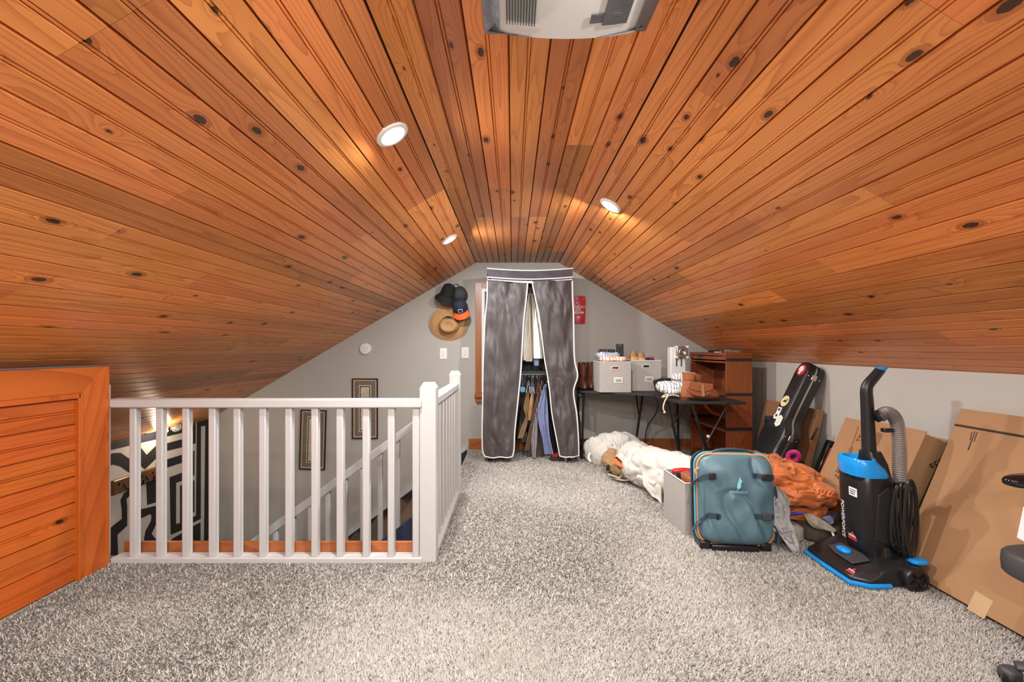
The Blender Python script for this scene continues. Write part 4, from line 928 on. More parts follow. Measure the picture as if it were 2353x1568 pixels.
curved_shelf(1.085, 1.115, .03); curved_shelf(1.045, 1.08, .025); curved_shelf(1.018, 1.034, .015); curved_shelf(.715, .735, .02); curved_shelf(.39, .415, .035); curved_shelf(.06, .085, .02)
g = G(); g.bx(bx1-.012, bx1, by0+.02, by1-.02, .03, 1.05); boardY('back_panel', g, bc, 'shelf_wood', 'y')
for i, (x, y, s) in enumerate(((1.99, 4.20, 1), (2.05, 4.16, .8), (2.07, 4.28, .7))):
    t = thing('glass_bottle', ('small clear glass bottle lying at the front of the bookcase top', 'small clear glass bottle behind the foremost one on the bookcase', 'smallest clear glass bottle deeper on the bookcase top')[i], 'bottle', (x, y, 1.115), 'glass bottles on the bookcase')
    mt = Matrix.Translation((x, y, 1.115+.016*s)) @ Matrix.Rotation(R(90), 4, 'Y') @ Matrix.Scale(s, 4)
    obj('body', G().lathe([(.016, -.03), (.016, .02), (.008, .032), (.007, .042)], mt, 16), 'glass_clear', t); obj('cap', G().lathe([(.009, .042), (.009, .052)], mt, 12), 'chrome', t)
g = G(); g.blob((1.99, 4.5, 1.125), (.03, .09, .010), .5, .004, 30); tag(obj('wallet', g, 'black_cloth'), 'thin dark wallet lying on the bookcase top', 'wallet')
g = G(); g.bx(1.96, 2.0, 4.36, 4.42, 1.1155, 1.122); tag(obj('paper_slip', g, 'white_print', smooth=False), 'white paper slip lying on the bookcase top', 'paper')

# ------------------------------------------------------------------ bags on the carpet
def lump(path, rads, zs_=.8, amp=.03, freq=5, seed=0, ridge=.02, nr=44, n=72):
    """a soft sack lying along a path, flat underneath"""
    path = [Vector(q) for q in path]; m = len(path); rings = []
    sp = smoothpts(path, 26); L = len(sp)
    for i in range(L):
        t = i/(L-1)*(m-1); k = min(int(t), m-2); f = t-k; r = rads[k]*(1-f)+rads[k+1]*f
        u = i/(L-1); r *= min(1, (math.sin(math.pi*min(1, max(0, u)))*3.2+.02))**.6
        d = (sp[min(i+1, L-1)]-sp[max(i-1, 0)]); d.z = 0; d.normalize(); s = Vector((d.y, -d.x, 0)); ring = []
        for q in range(n):
            a = 2*math.pi*q/n; p = sp[i]+s*r*math.cos(a)+Vector((0, 0, 1))*(r*zs_*math.sin(a)); o = Vector((seed*3.1, seed*1.7, seed))
            h = amp*noise.fractal(p*freq+o, 1., 2., 4)-ridge*max(0, 1-7*abs(noise.noise(p*freq*1.1+o*2)))-ridge*.7*max(0, 1-9*abs(noise.noise(Vector((p.x*1.6+p.z, p.y*.8, p.z*2))*freq*1.5+o*5)))
            p += (s*math.cos(a)+Vector((0, 0, 1))*math.sin(a))*h*min(1, r/.08); p.z = max(p.z, .004); ring.append(p)
        rings.append(ring)
    return G().loft(rings)
sk = thing('canvas_duffel', 'white canvas sack slumped by the end wall under the desk', 'bag', (.98, 4.6, 0), 'white canvas bags')
obj('sack', lump([(.79, 4.50, .12), (.95, 4.58, .13), (1.15, 4.60, .13), (1.42, 4.56, .08)], [.17, .20, .19, .12], .85, .03, 4, 1, .020), 'canvas', sk)
obj('drawstring', G().tube(smoothpts([(.755, 4.44, .13), (.735, 4.41, .10), (.75, 4.39, .06)], 5), .010, 8), 'linen_white', sk)
sk = thing('canvas_duffel', 'long white canvas duffel stretching along the carpet behind the suitcase', 'bag', (1.25, 3.7, 0), 'white canvas bags')
du = obj('sack', lump([(1.02, 4.25, .13), (1.10, 4.0, .14), (1.17, 3.75, .15), (1.26, 3.54, .17), (1.38, 3.38, .17), (1.55, 3.30, .14)], [.17, .19, .20, .21, .20, .16], .88, .03, 3.8, 2, .020), 'canvas', sk)
for s in (.0, 1.0): obj('seam', G().tube(smoothpts([P(1430, 1024, 4.12), P(1462, 1050, 3.93), P(1492, 1066, 3.72), P(1520, 1085, 3.50)], 6) if s == 0 else smoothpts([P(1478, 1060, 3.78), P(1505, 1075, 3.62), P(1520, 1085, 3.52)], 6), .004, 6), 'linen_cream', sk)
g = G(); g.sheet([(P(1473, 1062, 3.62), P(1512, 1080, 3.46)), (P(1476, 1090, 3.58), P(1518, 1110, 3.42)), (P(1480, 1118, 3.52), P(1519, 1150, 3.38)), (P(1500, 1135, 3.45), P(1519, 1158, 3.36))], 26, 10, .02, bulge=.02, amp=.03, freq=9, seed=6, nrm=(-.7, -.7, .1)); obj('flap', g, 'canvas', sk)
obj('strap', G().sheet([(P(1488, 1106, 3.44), P(1493, 1112, 3.43)), (P(1500, 1113, 3.40), P(1503, 1119, 3.40)), (P(1509, 1109, 3.40), P(1505, 1117, 3.40))], 10, 3, .004, nrm=(-.6, -.8, 0)), 'linen_cream', sk)
tb = thing('tan_backpack', 'tan backpack with orange lining squashed beside the canvas duffel', 'backpack', (1.0, 4.05, 0))
obj('body', lump([P(1412, 1035, 4.28), P(1402, 1060, 4.18), P(1430, 1082, 4.0), P(1462, 1092, 3.86), P(1478, 1098, 3.75)], [.06, .075, .085, .08, .06], .8, .02, 8, 7, .012), 'tan_cloth', tb)
g = G(); g.sheet([(P(1404, 1052, 3.98), P(1410, 1050, 3.98)), (P(1410, 1062, 3.92), P(1420, 1056, 3.92)), (P(1424, 1073, 3.86), P(1436, 1070, 3.86)), (P(1438, 1076, 3.84), P(1440, 1075, 3.84))], 14, 4, .006, bulge=.01); obj('lining', g, 'cap_orange', tb)
g = G(); g.sheet([(P(1411, 1050, 3.97), P(1418, 1050, 3.97)), (P(1420, 1057, 3.90), P(1430, 1062, 3.90)), (P(1436, 1070, 3.85), P(1441, 1078, 3.85))], 12, 4, .006, bulge=.01); obj('opening', g, 'black_cloth', tb)
for pts in ([P(1398, 1090, 3.98), P(1412, 1095, 3.94), P(1426, 1098, 3.92), P(1432, 1085, 3.90), P(1428, 1075, 3.9)], [P(1402, 1096, 4.0), P(1430, 1104, 3.88), P(1455, 1103, 3.82), P(1475, 1104, 3.78)]):
    obj('strap', G().tube(smoothpts(pts, 6), .018, 8, flat=.35), 'khaki_cloth', tb)
obj('buckle', G().box(P(1397, 1075, 4.02), (.03, .02, .05)), 'black_plastic', tb, bevel=.005)
# fabric bin on the floor with its contents
fb, mF = bin_('fabric_bin', 'grey fabric bin on the carpet tucked against the teal suitcase', 1.045, 1.37, 2.80, 3.13, 0, .325, 4, 'grey fabric bins', hole=False, tagp=False)
cloth('red_pouch_bag', 'red and orange zip pouch inside the floor bin', 'leather_tan', mF @ Vector((.04, .03, .25)), (.13, .10, .085), 8, .006, 10, 21, .4, .004, None, 'pouch')
cloth('red_strap', 'bright red strap folded along the back of the floor bin', 'red_bag', mF @ Vector((-.01, .10, .31)), (.11, .025, .035), -6, .004, 12, 22, .5, 0, None, 'strap')
cloth('blue_folder', 'royal blue folder standing in the floor bin', 'blue_bright', mF @ Vector((.06, .075, .325)), (.10, .018, .022), -4, .002, 12, 23, .4, 0, None, 'folder')
cloth('mint_cloth', 'mint green cloth at the front of the floor bin', 'mint', mF @ Vector((.02, -.09, .285)), (.05, .025, .03), -20, .006, 20, 24, .7, .004)
cloth('black_cup', 'black cup in the back corner of the floor bin', 'black_plastic', mF @ Vector((-.10, .09, .27)), (.035, .03, .05), 0, 0, 1, 25, .6, 0, None, 'cup')

# ------------------------------------------------------------------ teal wheeled suitcase (standing upside down)
cX, cY, rotS = 1.275, 2.625, -6
sc_ = thing('wheeled_suitcase', 'teal soft wheeled suitcase with navy straps standing on its head', 'suitcase', (cX, cY, 0))
mS = Matrix.Translation((cX, cY, 0)) @ Matrix.Rotation(R(rotS), 4, 'Z') @ Matrix.Rotation(R(-4), 4, 'X')
L = lambda G_: G_.xf(mS)
W2, H0, H1, D = .215, .03, .545, .105
def srect(y, ins, n=8, dz=0): return [Vector((q.x, y, q.y)) for q in rrect(-W2+ins, W2-ins, H0+ins*.6+dz, H1-ins, .075-ins*.4, 0, n)]
obj('shell', L(G().loft([srect(D, .02), srect(D-.02, .004), srect(-.01, .002), srect(-.03, .004)])), 'teal_dark', sc_)
# front pouch: puffy panel with dents
g = G(); nx, nz = 54, 64; vs = []
def sup(x, z):                                            # outline factor of the front panel
    a = abs(x)/(W2-.004); b = abs((z-(H0+H1)/2)/((H1-H0)/2-.004)); return 1-(a**5+b**6)
for j in range(nz+1):
    for i in range(nx+1):
        x = -W2+.004+(2*W2-.008)*i/nx; z = H0+.004+(H1-H0-.008)*j/nz
        # pull grid to the rounded outline
        a = x/(W2-.004); b = (z-(H0+H1)/2)/((H1-H0)/2-.004); r = max(abs(a), abs(b)); q = (abs(a)**5+abs(b)**6)**(1/5.5)
        f = r/q if q > 1e-6 and r > 1e-6 else 1
        x2, z2 = a*f*(W2-.004), (H0+H1)/2+b*f*((H1-H0)/2-.004)
        e = max(0, 1-r**6); p = Vector((x2, 0, z2))
        d = .072*e**.55+.034*e*noise.fractal(Vector((x2*4+z2*3, 1, z2*3.2-x2*4)), 1., 2., 2)-.020*e*max(0, 1-6*abs(noise.noise(Vector((x2*3.2-z2*2.6, 5, z2*3.4+x2*4)))))
        vs.append(Vector((x2, -.03-d, z2)))
fs = [(j*(nx+1)+i, j*(nx+1)+i+1, (j+1)*(nx+1)+i+1, (j+1)*(nx+1)+i) for j in range(nz) for i in range(nx)]
bk = [Vector((q.x, -.02, q.z)) for q in vs]; N_ = len(vs); fs += [tuple(N_+k for k in f[::-1]) for f in fs]
bd = [i for i in range(nx+1)]+[j*(nx+1)+nx for j in range(1, nz+1)]+[nz*(nx+1)+i for i in range(nx-1, -1, -1)]+[j*(nx+1) for j in range(nz-1, 0, -1)]
fs += [(bd[k], bd[(k+1) % len(bd)], N_+bd[(k+1) % len(bd)], N_+bd[k]) for k in range(len(bd))]
front_pts = {}
g.add(vs+bk, fs); VS = [v.copy() for v in vs]; obj('front_pouch', L(g), 'teal_case', sc_, ang=70)
def fy(x, z):                                             # front surface depth
    return min(VS, key=lambda q: (q.x-x)**2+(q.z-z)**2).y
obj('zip_edge', L(G().tube([Vector((q.x*.985, -.034, q.z)) for q in srect(0, .006)], .006, 6, closed=True)), 'orange_zip', sc_)
obj('zip_edge', L(G().tube([Vector((q.x, -.015, q.z)) for q in srect(0, .0)], .006, 6, closed=True)), 'teal_bright', sc_)
obj('zip_edge', L(G().tube([Vector((q.x, .03, q.z)) for q in srect(0, .0)], .005, 6, closed=True)), 'black_cloth', sc_)
obj('zip_pull', L(G().tube([(-.20, -.05, .46), (-.225, -.055, .445), (-.215, -.06, .425)], .006, 6)), 'orange_zip', sc_)
obj('carry_handle', L(G().tube(smoothpts([(-.13, .0, H1-.01), (-.08, -.005, H1+.012), (0, -.005, H1+.020), (.08, -.005, H1+.012), (.13, -.005, H1-.01)], 5), .02, 10, flat=.4)), 'teal_dark', sc_)
def strap(pts, wdt=.026):
    pts = smoothpts(pts, 4); g = G(); mn = lambda x, z: min(fy(x, z), fy(x, z+wdt/2), fy(x, z-wdt/2))-.008
    rows = [(Vector((q.x, mn(q.x, q.y), q.y+wdt/2)), Vector((q.x, mn(q.x, q.y), q.y-wdt/2))) for q in pts]; g.sheet(rows, 14, 3, .004); return obj('strap', L(g), 'teal_dark', sc_)
def bk_(x, z, name='buckle', mt='black_plastic', w_=.034): obj(name, L(G().box((x, fy(x, z)-.018, z), (w_, .016, .036))), mt, sc_, bevel=.005)
strap([(-.205, .40, 0), (-.16, .425, 0), (-.12, .425, 0)]); bk_(-.145, .425)
strap([(.075, .435, 0), (.13, .43, 0), (.195, .425, 0)]); bk_(.14, .43, w_=.05)
strap([(-.205, .165, 0), (-.16, .20, 0), (-.10, .205, 0)]); bk_(-.12, .205, w_=.014)
strap([(.075, .215, 0), (.14, .21, 0), (.20, .205, 0)]); bk_(.145, .21, w_=.05, mt='dark_grey')
for pts in ([(-.205, -.05, .40), (-.225, -.04, .38), (-.235, -.03, .34)], [(-.20, -.06, .165), (-.225, -.06, .14), (-.24, -.06, .115)], [(.21, -.03, .36), (.222, -.02, .30), (.218, -.02, .24)], [(.20, -.05, .15), (.222, -.05, .10), (.215, -.05, .05)]):
    obj('strap_tail', L(G().tube(smoothpts(pts, 5), .019, 8, flat=.3)), 'teal_dark', sc_)
lm = mS @ frame((-.005, min(fy(0, .43), fy(0, .40), fy(0, .37))-.004, .40), (1, 0, 0), (0, 0, 1), (0, -1, 0))
ll = [(.006, .030), (.010, .012), (.018, .008), (.014, -.002), (.010, -.004), (.008, -.028), (-.006, -.042), (-.012, -.030), (-.008, -.006), (0, .010)]
obj('animal_logo', G().prism([(a, b-.0) for a, b in ll], lm, .002), 'sky_print', sc_)
text('lettering', 'cotopaxi', .028, mS @ frame((-.005, min(fy(-.05, .34), fy(0, .34), fy(.05, .34))-.003, .34), (-1, 0, 0), (0, 0, -1), (0, -1, 0)), 'sky_print', sc_)
obj('base_bar', L(G().bx(-.14, .12, -.06, .06, .0, .035)), 'black_plastic', sc_, bevel=.008)
for x in (-.17, .16): obj('foot', L(G().bx(x-.03, x+.03, -.05, .09, .004, .05)), 'black_plastic', sc_, bevel=.01)

# ------------------------------------------------------------------ orange quilt heap with clothes
def fold(x0, x1, y0, y1, z0, z1, seed, amp=.02, ridge=.022, tilt=0, e=.45, freq=8, rise=0, nu=150, nv=80):
    c = Vector(((x0+x1)/2, (y0+y1)/2, (z0+z1)/2)); g = G(); g.blob(c, ((x1-x0)/2, (y1-y0)/2, (z1-z0)/2), e, amp, freq, seed, None, nu, nv, ridge=ridge)
    for q in g.v:
        o = Vector((seed, seed*2.3, 0)); cr = noise.noise(Vector((q.x*5+q.y*2.5, q.y*4-q.x*2, q.z*26))+o); q -= Vector((.3, 1, -.3)).normalized()*0+Vector((0, -.020*max(0, 1-8*abs(cr)), .020*max(0, 1-8*abs(cr))))
        q.z += tilt*(q.x-c.x)+rise*(q.y-c.y); q.z = max(q.z, .004)
        q.z += .006*math.sin(q.x*42+q.y*13)*(1 if q.z > .02 else 0)
    return g
oq = thing('orange_quilt', 'crumpled orange quilted sleeping bag heaped beside the vacuum cleaner', 'quilt', (1.75, 3.0, 0))
obj('fold', fold(1.54, 1.95, 2.74, 3.20, .09, .215, 31, .018, .02), 'orange_quilt', oq)
obj('fold', fold(1.52, 2.0, 2.68, 3.28, .19, .335, 32, .025, .025, -.08, .6), 'orange_quilt', oq)
obj('fold', fold(1.50, 2.04, 2.82, 3.30, .27, .41, 33, .022, .03, -.16, .7, 9, .06), 'orange_quilt', oq)
obj('fold', fold(1.48, 1.80, 2.78, 3.2, .30, .38, 34, .016, .02, -.15, .6, 10, .05), 'orange_quilt', oq)
cloth('khaki_bag', 'flat khaki and black bag lying under the orange quilt', 'khaki_cloth', (1.62, 2.84, .05), (.12, .17, .05), 0, .008, 10, 41, .4, .006, None, 'bag', .004)
cloth('black_bag', 'dark brown nylon bag pressed under the orange quilt beside the vacuum', 'olive_cloth', (1.86, 2.86, .055), (.125, .20, .055), 0, .008, 10, 42, .4, .006, None, 'bag', .004)
def drape(name, label, mt, rows, cat, seed, amp=.018, th=.012, freq=14, nrm=(-.3, -.9, .2), ridge=0):
    g = G(); g.sheet([(P(a, y1, Y), P(b, y2, Y)) for a, y1, b, y2, Y in rows], 46, 22, th, bulge=.018, amp=amp, freq=freq, seed=seed, nrm=nrm, folds=1.2, famp=.006, ridge=ridge); return tag(obj(name, g, mt), label, cat)
drape('grey_jacket', 'light grey jacket sleeve hanging down from the heap to the carpet', 'grey_cloth', [(1760, 1112, 1775, 1112, 2.64), (1768, 1132, 1800, 1140, 2.62), (1770, 1160, 1815, 1170, 2.60), (1769, 1200, 1815, 1195, 2.58), (1772, 1215, 1824, 1215, 2.56), (1790, 1228, 1828, 1230, 2.55), (1805, 1248, 1836, 1245, 2.535), (1820, 1268, 1837, 1262, 2.52), (1828, 1277, 1836, 1276, 2.51)], 'jacket', 51, .02, .012, 14, (-.3, -.9, .2), .016)
drape('khaki_shirt', 'pale khaki shirt edge showing under the upper orange fold', 'khaki_cloth', [(1768, 1114, 1790, 1118, 2.68), (1785, 1128, 1800, 1130, 2.68), (1798, 1150, 1815, 1150, 2.67), (1806, 1160, 1818, 1162, 2.67)], 'shirt', 52)
drape('khaki_flap', 'pale khaki cloth flap lying across the lower orange fold', 'khaki_cloth', [(1848, 1182, 1862, 1181, 2.66), (1855, 1197, 1885, 1192, 2.65), (1868, 1212, 1905, 1205, 2.64), (1895, 1220, 1922, 1218, 2.63), (1910, 1224, 1922, 1220, 2.63)], 'cloth', 53, .010)
drape('blue_strap', 'royal blue strap tucked into the orange quilt', 'blue_bright', [(1812, 1178, 1814, 1187, 2.655), (1830, 1177, 1830, 1185, 2.652), (1846, 1178, 1846, 1184, 2.65)], 'strap', 54, .002, .006)
drape('care_label', 'grey blue fabric label sticking out of the orange quilt', 'blue_cloth', [(1885, 1190, 1905, 1184, 2.66), (1895, 1197, 1915, 1192, 2.655), (1905, 1206, 1917, 1200, 2.65)], 'label', 55, .003, .004)
drape('black_garment', 'black garment wedged between two orange folds', 'black_cloth', [(1900, 1185, 1945, 1165, 2.70), (1900, 1195, 1945, 1185, 2.68), (1905, 1202, 1945, 1196, 2.68)], 'clothes', 56, .01)
t = thing('white_lace', 'thin white lace dangling from the khaki flap', 'lace', P(1918, 1255, 2.6)); obj('lace', G().tube(smoothpts([P(1911, 1222, 2.62), P(1917, 1235, 2.60), P(1919, 1248, 2.59), P(1918, 1256, 2.585)], 5), .006, 6), 'linen_white', t)
p = P(1822, 1049, 3.2); t = thing('hair_tie', 'small magenta scrunchie on the orange quilt by the guitar case', 'scrunchie', p-Vector((0, 0, .03)))
g = G()
obj('ruffle', G().tube([p+Vector((.035*math.cos(2*math.pi*k/40)*(1+.12*(k % 2)), -.01*(k % 2), .03*math.sin(2*math.pi*k/40)*(1+.12*(k % 2)))) for k in range(40)], .016, 8, closed=True), 'magenta', t)

# ------------------------------------------------------------------ cardboard leaning on the knee wall
def lean(B, T, th, y0, y1, a0=0.0, a1=1.0, off=0.0):
    """leaning slab: B, T = lower and upper back corners (x, z); returns mesh and front-face frame"""
    B, T = Vector((B[0], 0, B[1])), Vector((T[0], 0, T[1])); a = (T-B); Ln = a.length; a.normalize(); t = Vector((-a.z, 0, a.x))   # t: out of the wall
    mt = frame((B.x, 0, B.z), (0, 1, 0), a, t)
    g = G().prism([(y0, Ln*a0), (y1, Ln*a0), (y1, Ln*a1), (y0, Ln*a1)], mt, th, off); fm = mt @ Matrix.Translation((0, 0, th+off)); return g, fm, Ln
XW = XR-.013
def onface(fm, px, py):                                  # pixel -> (y, along) on a leaning face
    n = fm.to_3x3() @ Vector((0, 0, 1)); q = hit(px, py, fm.translation, n); l = fm.inverted() @ q; return l.x, l.y
def patch_on(fm, pix, parent, mt, name, th=.0015):
    pts = [onface(fm, *q) for q in pix]; return obj(name, G().prism(pts, fm, th), mt, parent, smooth=False)
# big flattened box nearest the viewer
b3 = thing('cardboard_box', 'large flat cardboard box leaning on the knee wall, nearest and biggest', 'cardboard box', (2.1, 2.05, 0), 'leaning cardboard boxes')
g, f3, L3 = lean((2.045, .004), (XW, .815), .055, 1.76, 2.37); obj('panel', g, 'cardboard', b3, bevel=.003)
g, f3b, _ = lean((2.045, .004), (XW, .815), .004, 1.76, 2.37, .905, 1.002, .0552); obj('flap', g, 'cardboard', b3, smooth=False)
g, _, _ = lean((2.045, .004), (XW, .815), .003, 1.762, 2.368, .893, .903, .0552); obj('fold_gap', g, 'black_print', b3, smooth=False)
patch_on(f3, [(2242, 1358), (2283, 1383), (2262, 1424), (2222, 1400)], b3, 'tape_tan', 'tape_patch')
lb = patch_on(f3, [(2352, 1165), (2400, 1180), (2385, 1262), (2337, 1236)], b3, 'white_print', 'shipping_label', .001)
for pix in ([(2233, 993), (2235, 993), (2230, 1012), (2228, 1012)], [(2240, 992), (2242, 992), (2226, 1035), (2223, 1035)], [(2245, 993), (2247, 993), (2239, 1016), (2237, 1016)]): patch_on(f3, pix, b3, 'black_print', 'printed_line', .0006)
# second box, standing open, further along
b2 = thing('cardboard_box', 'cardboard box with torn open top leaning on the knee wall behind the vacuum', 'cardboard box', (2.15, 2.78, 0), 'leaning cardboard boxes')
g, f2, L2 = lean((2.10, .004), (XW, .63), .13, 2.50, 3.10); obj('panel', g, 'cardboard', b2, bevel=.002)
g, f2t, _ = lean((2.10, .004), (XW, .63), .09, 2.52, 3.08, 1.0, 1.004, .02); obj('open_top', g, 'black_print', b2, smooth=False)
for (y0, y1, o, a1) in ((2.50, 3.1, .002, 1.03), (2.51, 2.9, .118, 1.022)):
    g, _, _ = lean((2.10, .004), (XW, .63), .006, y0, y1, .99, a1, o); obj('torn_flap', g, 'cardboard', b2, smooth=False)
def t_on(fm, px, py, s, size, rot, parent, mirror=False):
    y, a = onface(fm, px, py); text('printed_line', s, size, fm @ Matrix.Translation((y, a, .0008)) @ Matrix.Rotation(R(rot), 4, 'Z') @ (Matrix.Diagonal((1, 1, 1, 1))), 'black_print', parent, .0005)
t_on(f2, 1942, 1065, 'CAN HALF A', .040, -90, b2); t_on(f2, 1930, 1072, 'AI W/25 a', .034, -90, b2); t_on(f2, 1977, 1004, 'LIFT', .04, -90, b2)
y, a = onface(f2, 1960, 1040); patch_on(f2, [(1972, 980), (1974, 981), (1929, 1110), (1927, 1110)], b2, 'cardboard_dark', 'crease')
y, a = onface(f2, 2014, 1010); obj('hand_hole', G().prism(rrect2(y-.03, y+.03, a-.045, a+.045, .02), f2, .0012), 'cardboard_dark', b2, smooth=False)
t_on(f2, 2021, 1068, '07', .05, -90, b2)
q = hit(2160, 1062, (0, 2.50, 0), (0, -1, 0)); text('marker_note', 'C83a', .06, frame(q+Vector((0, -.001, 0)), (-.86, 0, -.5), (.5, 0, -.86), (0, -1, 0)), 'black_print', b2, .0005)
# third piece behind the guitar case
b1 = thing('cardboard_box', 'dark brown cardboard box leaning behind the guitar case', 'cardboard box', (2.25, 3.8, 0), 'leaning cardboard boxes')
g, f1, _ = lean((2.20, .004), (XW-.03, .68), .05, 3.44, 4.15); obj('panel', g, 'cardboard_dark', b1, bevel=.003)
patch_on(f1, [(1878, 1000-18), (1882, 984), (1866, 1012), (1862, 1010)], b1, 'black_print', 'hand_slot'); patch_on(f1, [(1866, 942), (1879, 945), (1873, 964), (1860, 961)], b1, 'brown_cloth', 'print_block')
g, _, _ = lean((2.20, .004), (XW-.03, .68), .006, 3.443, 4.15, .40, .405, .0502); obj('fold_line', g, 'black_print', b1, smooth=False)
g = G(); q = P(1770, 972, 3.98); g.bx(q.x-.03, q.x+.03, 3.94, 4.02, .36, .56); tag(obj('green_folder', g, 'green_dark', bevel=.003), 'dark green folder wedged behind the guitar case', 'folder')
# black picture frame leaning between the boxes
pf = thing('picture_frame', 'black picture frame with a red picture leaning between the boxes', 'picture frame', (2.25, 3.25, 0))
for (y0, y1, a0, a1) in ((3.11, 3.16, 0, 1), (3.42, 3.37, 0, 1), (3.16, 3.37, .9, 1), (3.16, 3.37, 0, .1)):
    g, _, _ = lean((2.19, .004), (XW-.005, .46), .03, y0, y1, a0, a1); obj('frame_bar', g, 'black_gloss', pf, bevel=.006)
g, _, _ = lean((2.19, .004), (XW-.005, .46), .014, 3.16, 3.37, .1, .9); obj('picture', g, 'art_red', pf, smooth=False)

# ------------------------------------------------------------------ guitar case
gB, gT = Vector((1.90, 3.52, .0)), Vector((2.385, 3.53, .985))
v = (gT-gB).normalized(); u = Vector((0, 1, 0)); u = (u-v*u.dot(v)).normalized(); wv = u.cross(v); wv = -wv if wv.x > 0 else wv
if u.cross(v).dot(wv) < 0: u = -u
gm = frame(gB, u, v, wv); LG = 1.10
gc = thing('guitar_case', 'black hard guitar case with stickers leaning on the knee wall', 'guitar case', gB)
half_ = [(0, 0), (.10, .003), (.165, .04), (.195, .12), (.19, .21), (.16, .30), (.140, .37), (.145, .44), (.150, .50), (.135, .555), (.105, .595), (.084, .63), (.079, .70), (.078, .85), (.079, .98), (.076, 1.04), (.058, 1.085), (.03, 1.105), (0, 1.11)]
hs = smoothpts([(a, b, 0) for a, b in half_], 3); outl = [(q.x, q.y) for q in hs]+[(-q.x, q.y) for q in hs[-2:0:-1]]
def shell(z0, z1, r):
    def ring(z, ins):
        out = []
        for a, b in outl: out.append(gm @ Vector((a*(1-ins/.11 if abs(a) > .001 else 1), b+(ins if b < .1 else -ins if b > 1.05 else 0), z)))
        return out
    return G().loft([ring(z0, 0), ring(z1-r, 0), ring(z1-r*.3, r*.35), ring(z1, r)])
def shellb(z0, z1, r): return shell(z1, z0, -r) if False else None
TT = .13
obj('lid', shell(TT*.52, TT, .014), 'black_plastic', gc, ang=60); obj('body', shell(.0, TT*.5, .0015), 'black_plastic', gc, ang=50)
obj('metal_band', G().prism([(a*1.012+math.copysign(.0015, a), b) for a, b in outl], gm, .013, TT*.51-.0065), 'brushed', gc, ang=60)
su = -1 if u.y > 0 else 1                                 # side facing the room
for b in (1.0, .50, .26):
    a = {1.0: .079, .50: .150, .26: .175}[b]; obj('latch', G().box((0, 0, 0), (.008, .045, .038)).xf(gm @ Matrix.Translation((su*(a+.004), b, TT*.51))), 'brushed', gc, bevel=.003)
    for dz in (-.045, .045): obj('rivet', G().lathe([(.006, 0), (.004, .003), (0, .004)], gm @ Matrix.Translation((su*(a), b, TT*.5+dz)) @ Matrix.Rotation(R(90*su), 4, 'Y'), 10), 'chrome', gc)
def stick(name, x, y, r, mt, th=.002, poly=None, ov=0, parent=None):
    pl = poly or [(r*math.cos(2*math.pi*k/24), r*math.sin(2*math.pi*k/24)) for k in range(24)]
    return obj(name, G().prism([(x+a, y+b) for a, b in pl], gm, th, TT-.0005+ov), mt, parent or gc, smooth=False)
s1 = stick('sticker', 0, 1.035, .047, 'red_print'); stick('sticker_shape', -.005*su, 1.035, .03, 'white_print', .001, [(-.022, .03), (.012, .034), (.028, .012), (.02, -.012), (.004, -.018), (.006, -.034), (-.018, -.03), (-.014, -.008), (-.03, .004)], .002, s1)
s2 = stick('sticker', -su*.018, .765, .046, 'yellow_sticker'); stick('sticker_shape', -su*.01, .765, .03, 'black_print', .0008, [(-.03, -.004), (-.01, .012), (.004, .004), (.014, .022), (.024, .014), (.012, -.004), (.024, -.02), (.006, -.008), (-.012, -.012)], .002, s2)
s3 = stick('sticker', -su*.035, .66, .03, 'white_print', .002, [(-.028, .05), (.024, .048), (.026, .004), (.03, -.02), (.02, -.05), (-.022, -.052), (-.034, -.026), (-.022, 0)]); stick('sticker_shape', -su*.035, .665, .01, 'black_print', .0008, [(-.014, .034), (.012, .032), (.01, .012), (-.012, .014)], .002, s3); stick('sticker_shape', -su*.035, .64, .01, 'black_print', .0008, [(-.016, .008), (.014, .006), (.008, -.012), (-.008, -.014)], .002, s3)
s4 = stick('sticker', su*.02, .60, .03, 'white_print', .002, [(0, .05), (.034, .03), (.034, -.03), (0, -.05), (-.034, -.03), (-.034, .03)]); stick('sticker_shape', su*.02, .60, .01, 'yellow_sticker', .0008, [(-.004, .035), (.016, .02), (.004, .002), (.016, -.02), (-.008, -.03), (-.016, -.008), (-.004, .004), (-.016, .024)], .002, s4)
obj('lid_ridge', G().tube([gm @ Vector((su*.05, b, TT-.002)) for b in (.62, .75, .9, 1.02)], .004, 6), 'black_plastic', gc)

# ------------------------------------------------------------------ upright vacuum cleaner
vc = thing('upright_vacuum', 'black and bright blue upright vacuum cleaner standing on the carpet', 'vacuum cleaner', (1.83, 2.37, 0))
def hsec(y, xf, zf=1.0): return [Vector((x, y, z*zf)) for x, z in ((xf, .012), (xf, .045), (xf+.05, .07), (1.76, .092), (1.84, .112), (1.93, .118), (1.97, .10), (1.975, .05), (1.96, .015))]
obj('floor_head', G().loft([hsec(2.168, 1.705, .9), hsec(2.205, 1.64), hsec(2.30, 1.635, 1.02), hsec(2.45, 1.635, 1.02), hsec(2.535, 1.64), hsec(2.572, 1.69, .9)]), 'black_plastic', vc, ang=35, bevel=.006)
obj('bumper_strip', G().tube([(1.80, 2.166, .02), (1.70, 2.163, .02), (1.633, 2.203, .02), (1.629, 2.37, .02), (1.633, 2.537, .02), (1.685, 2.574, .02)], .011, 8), 'blue_plastic', vc)
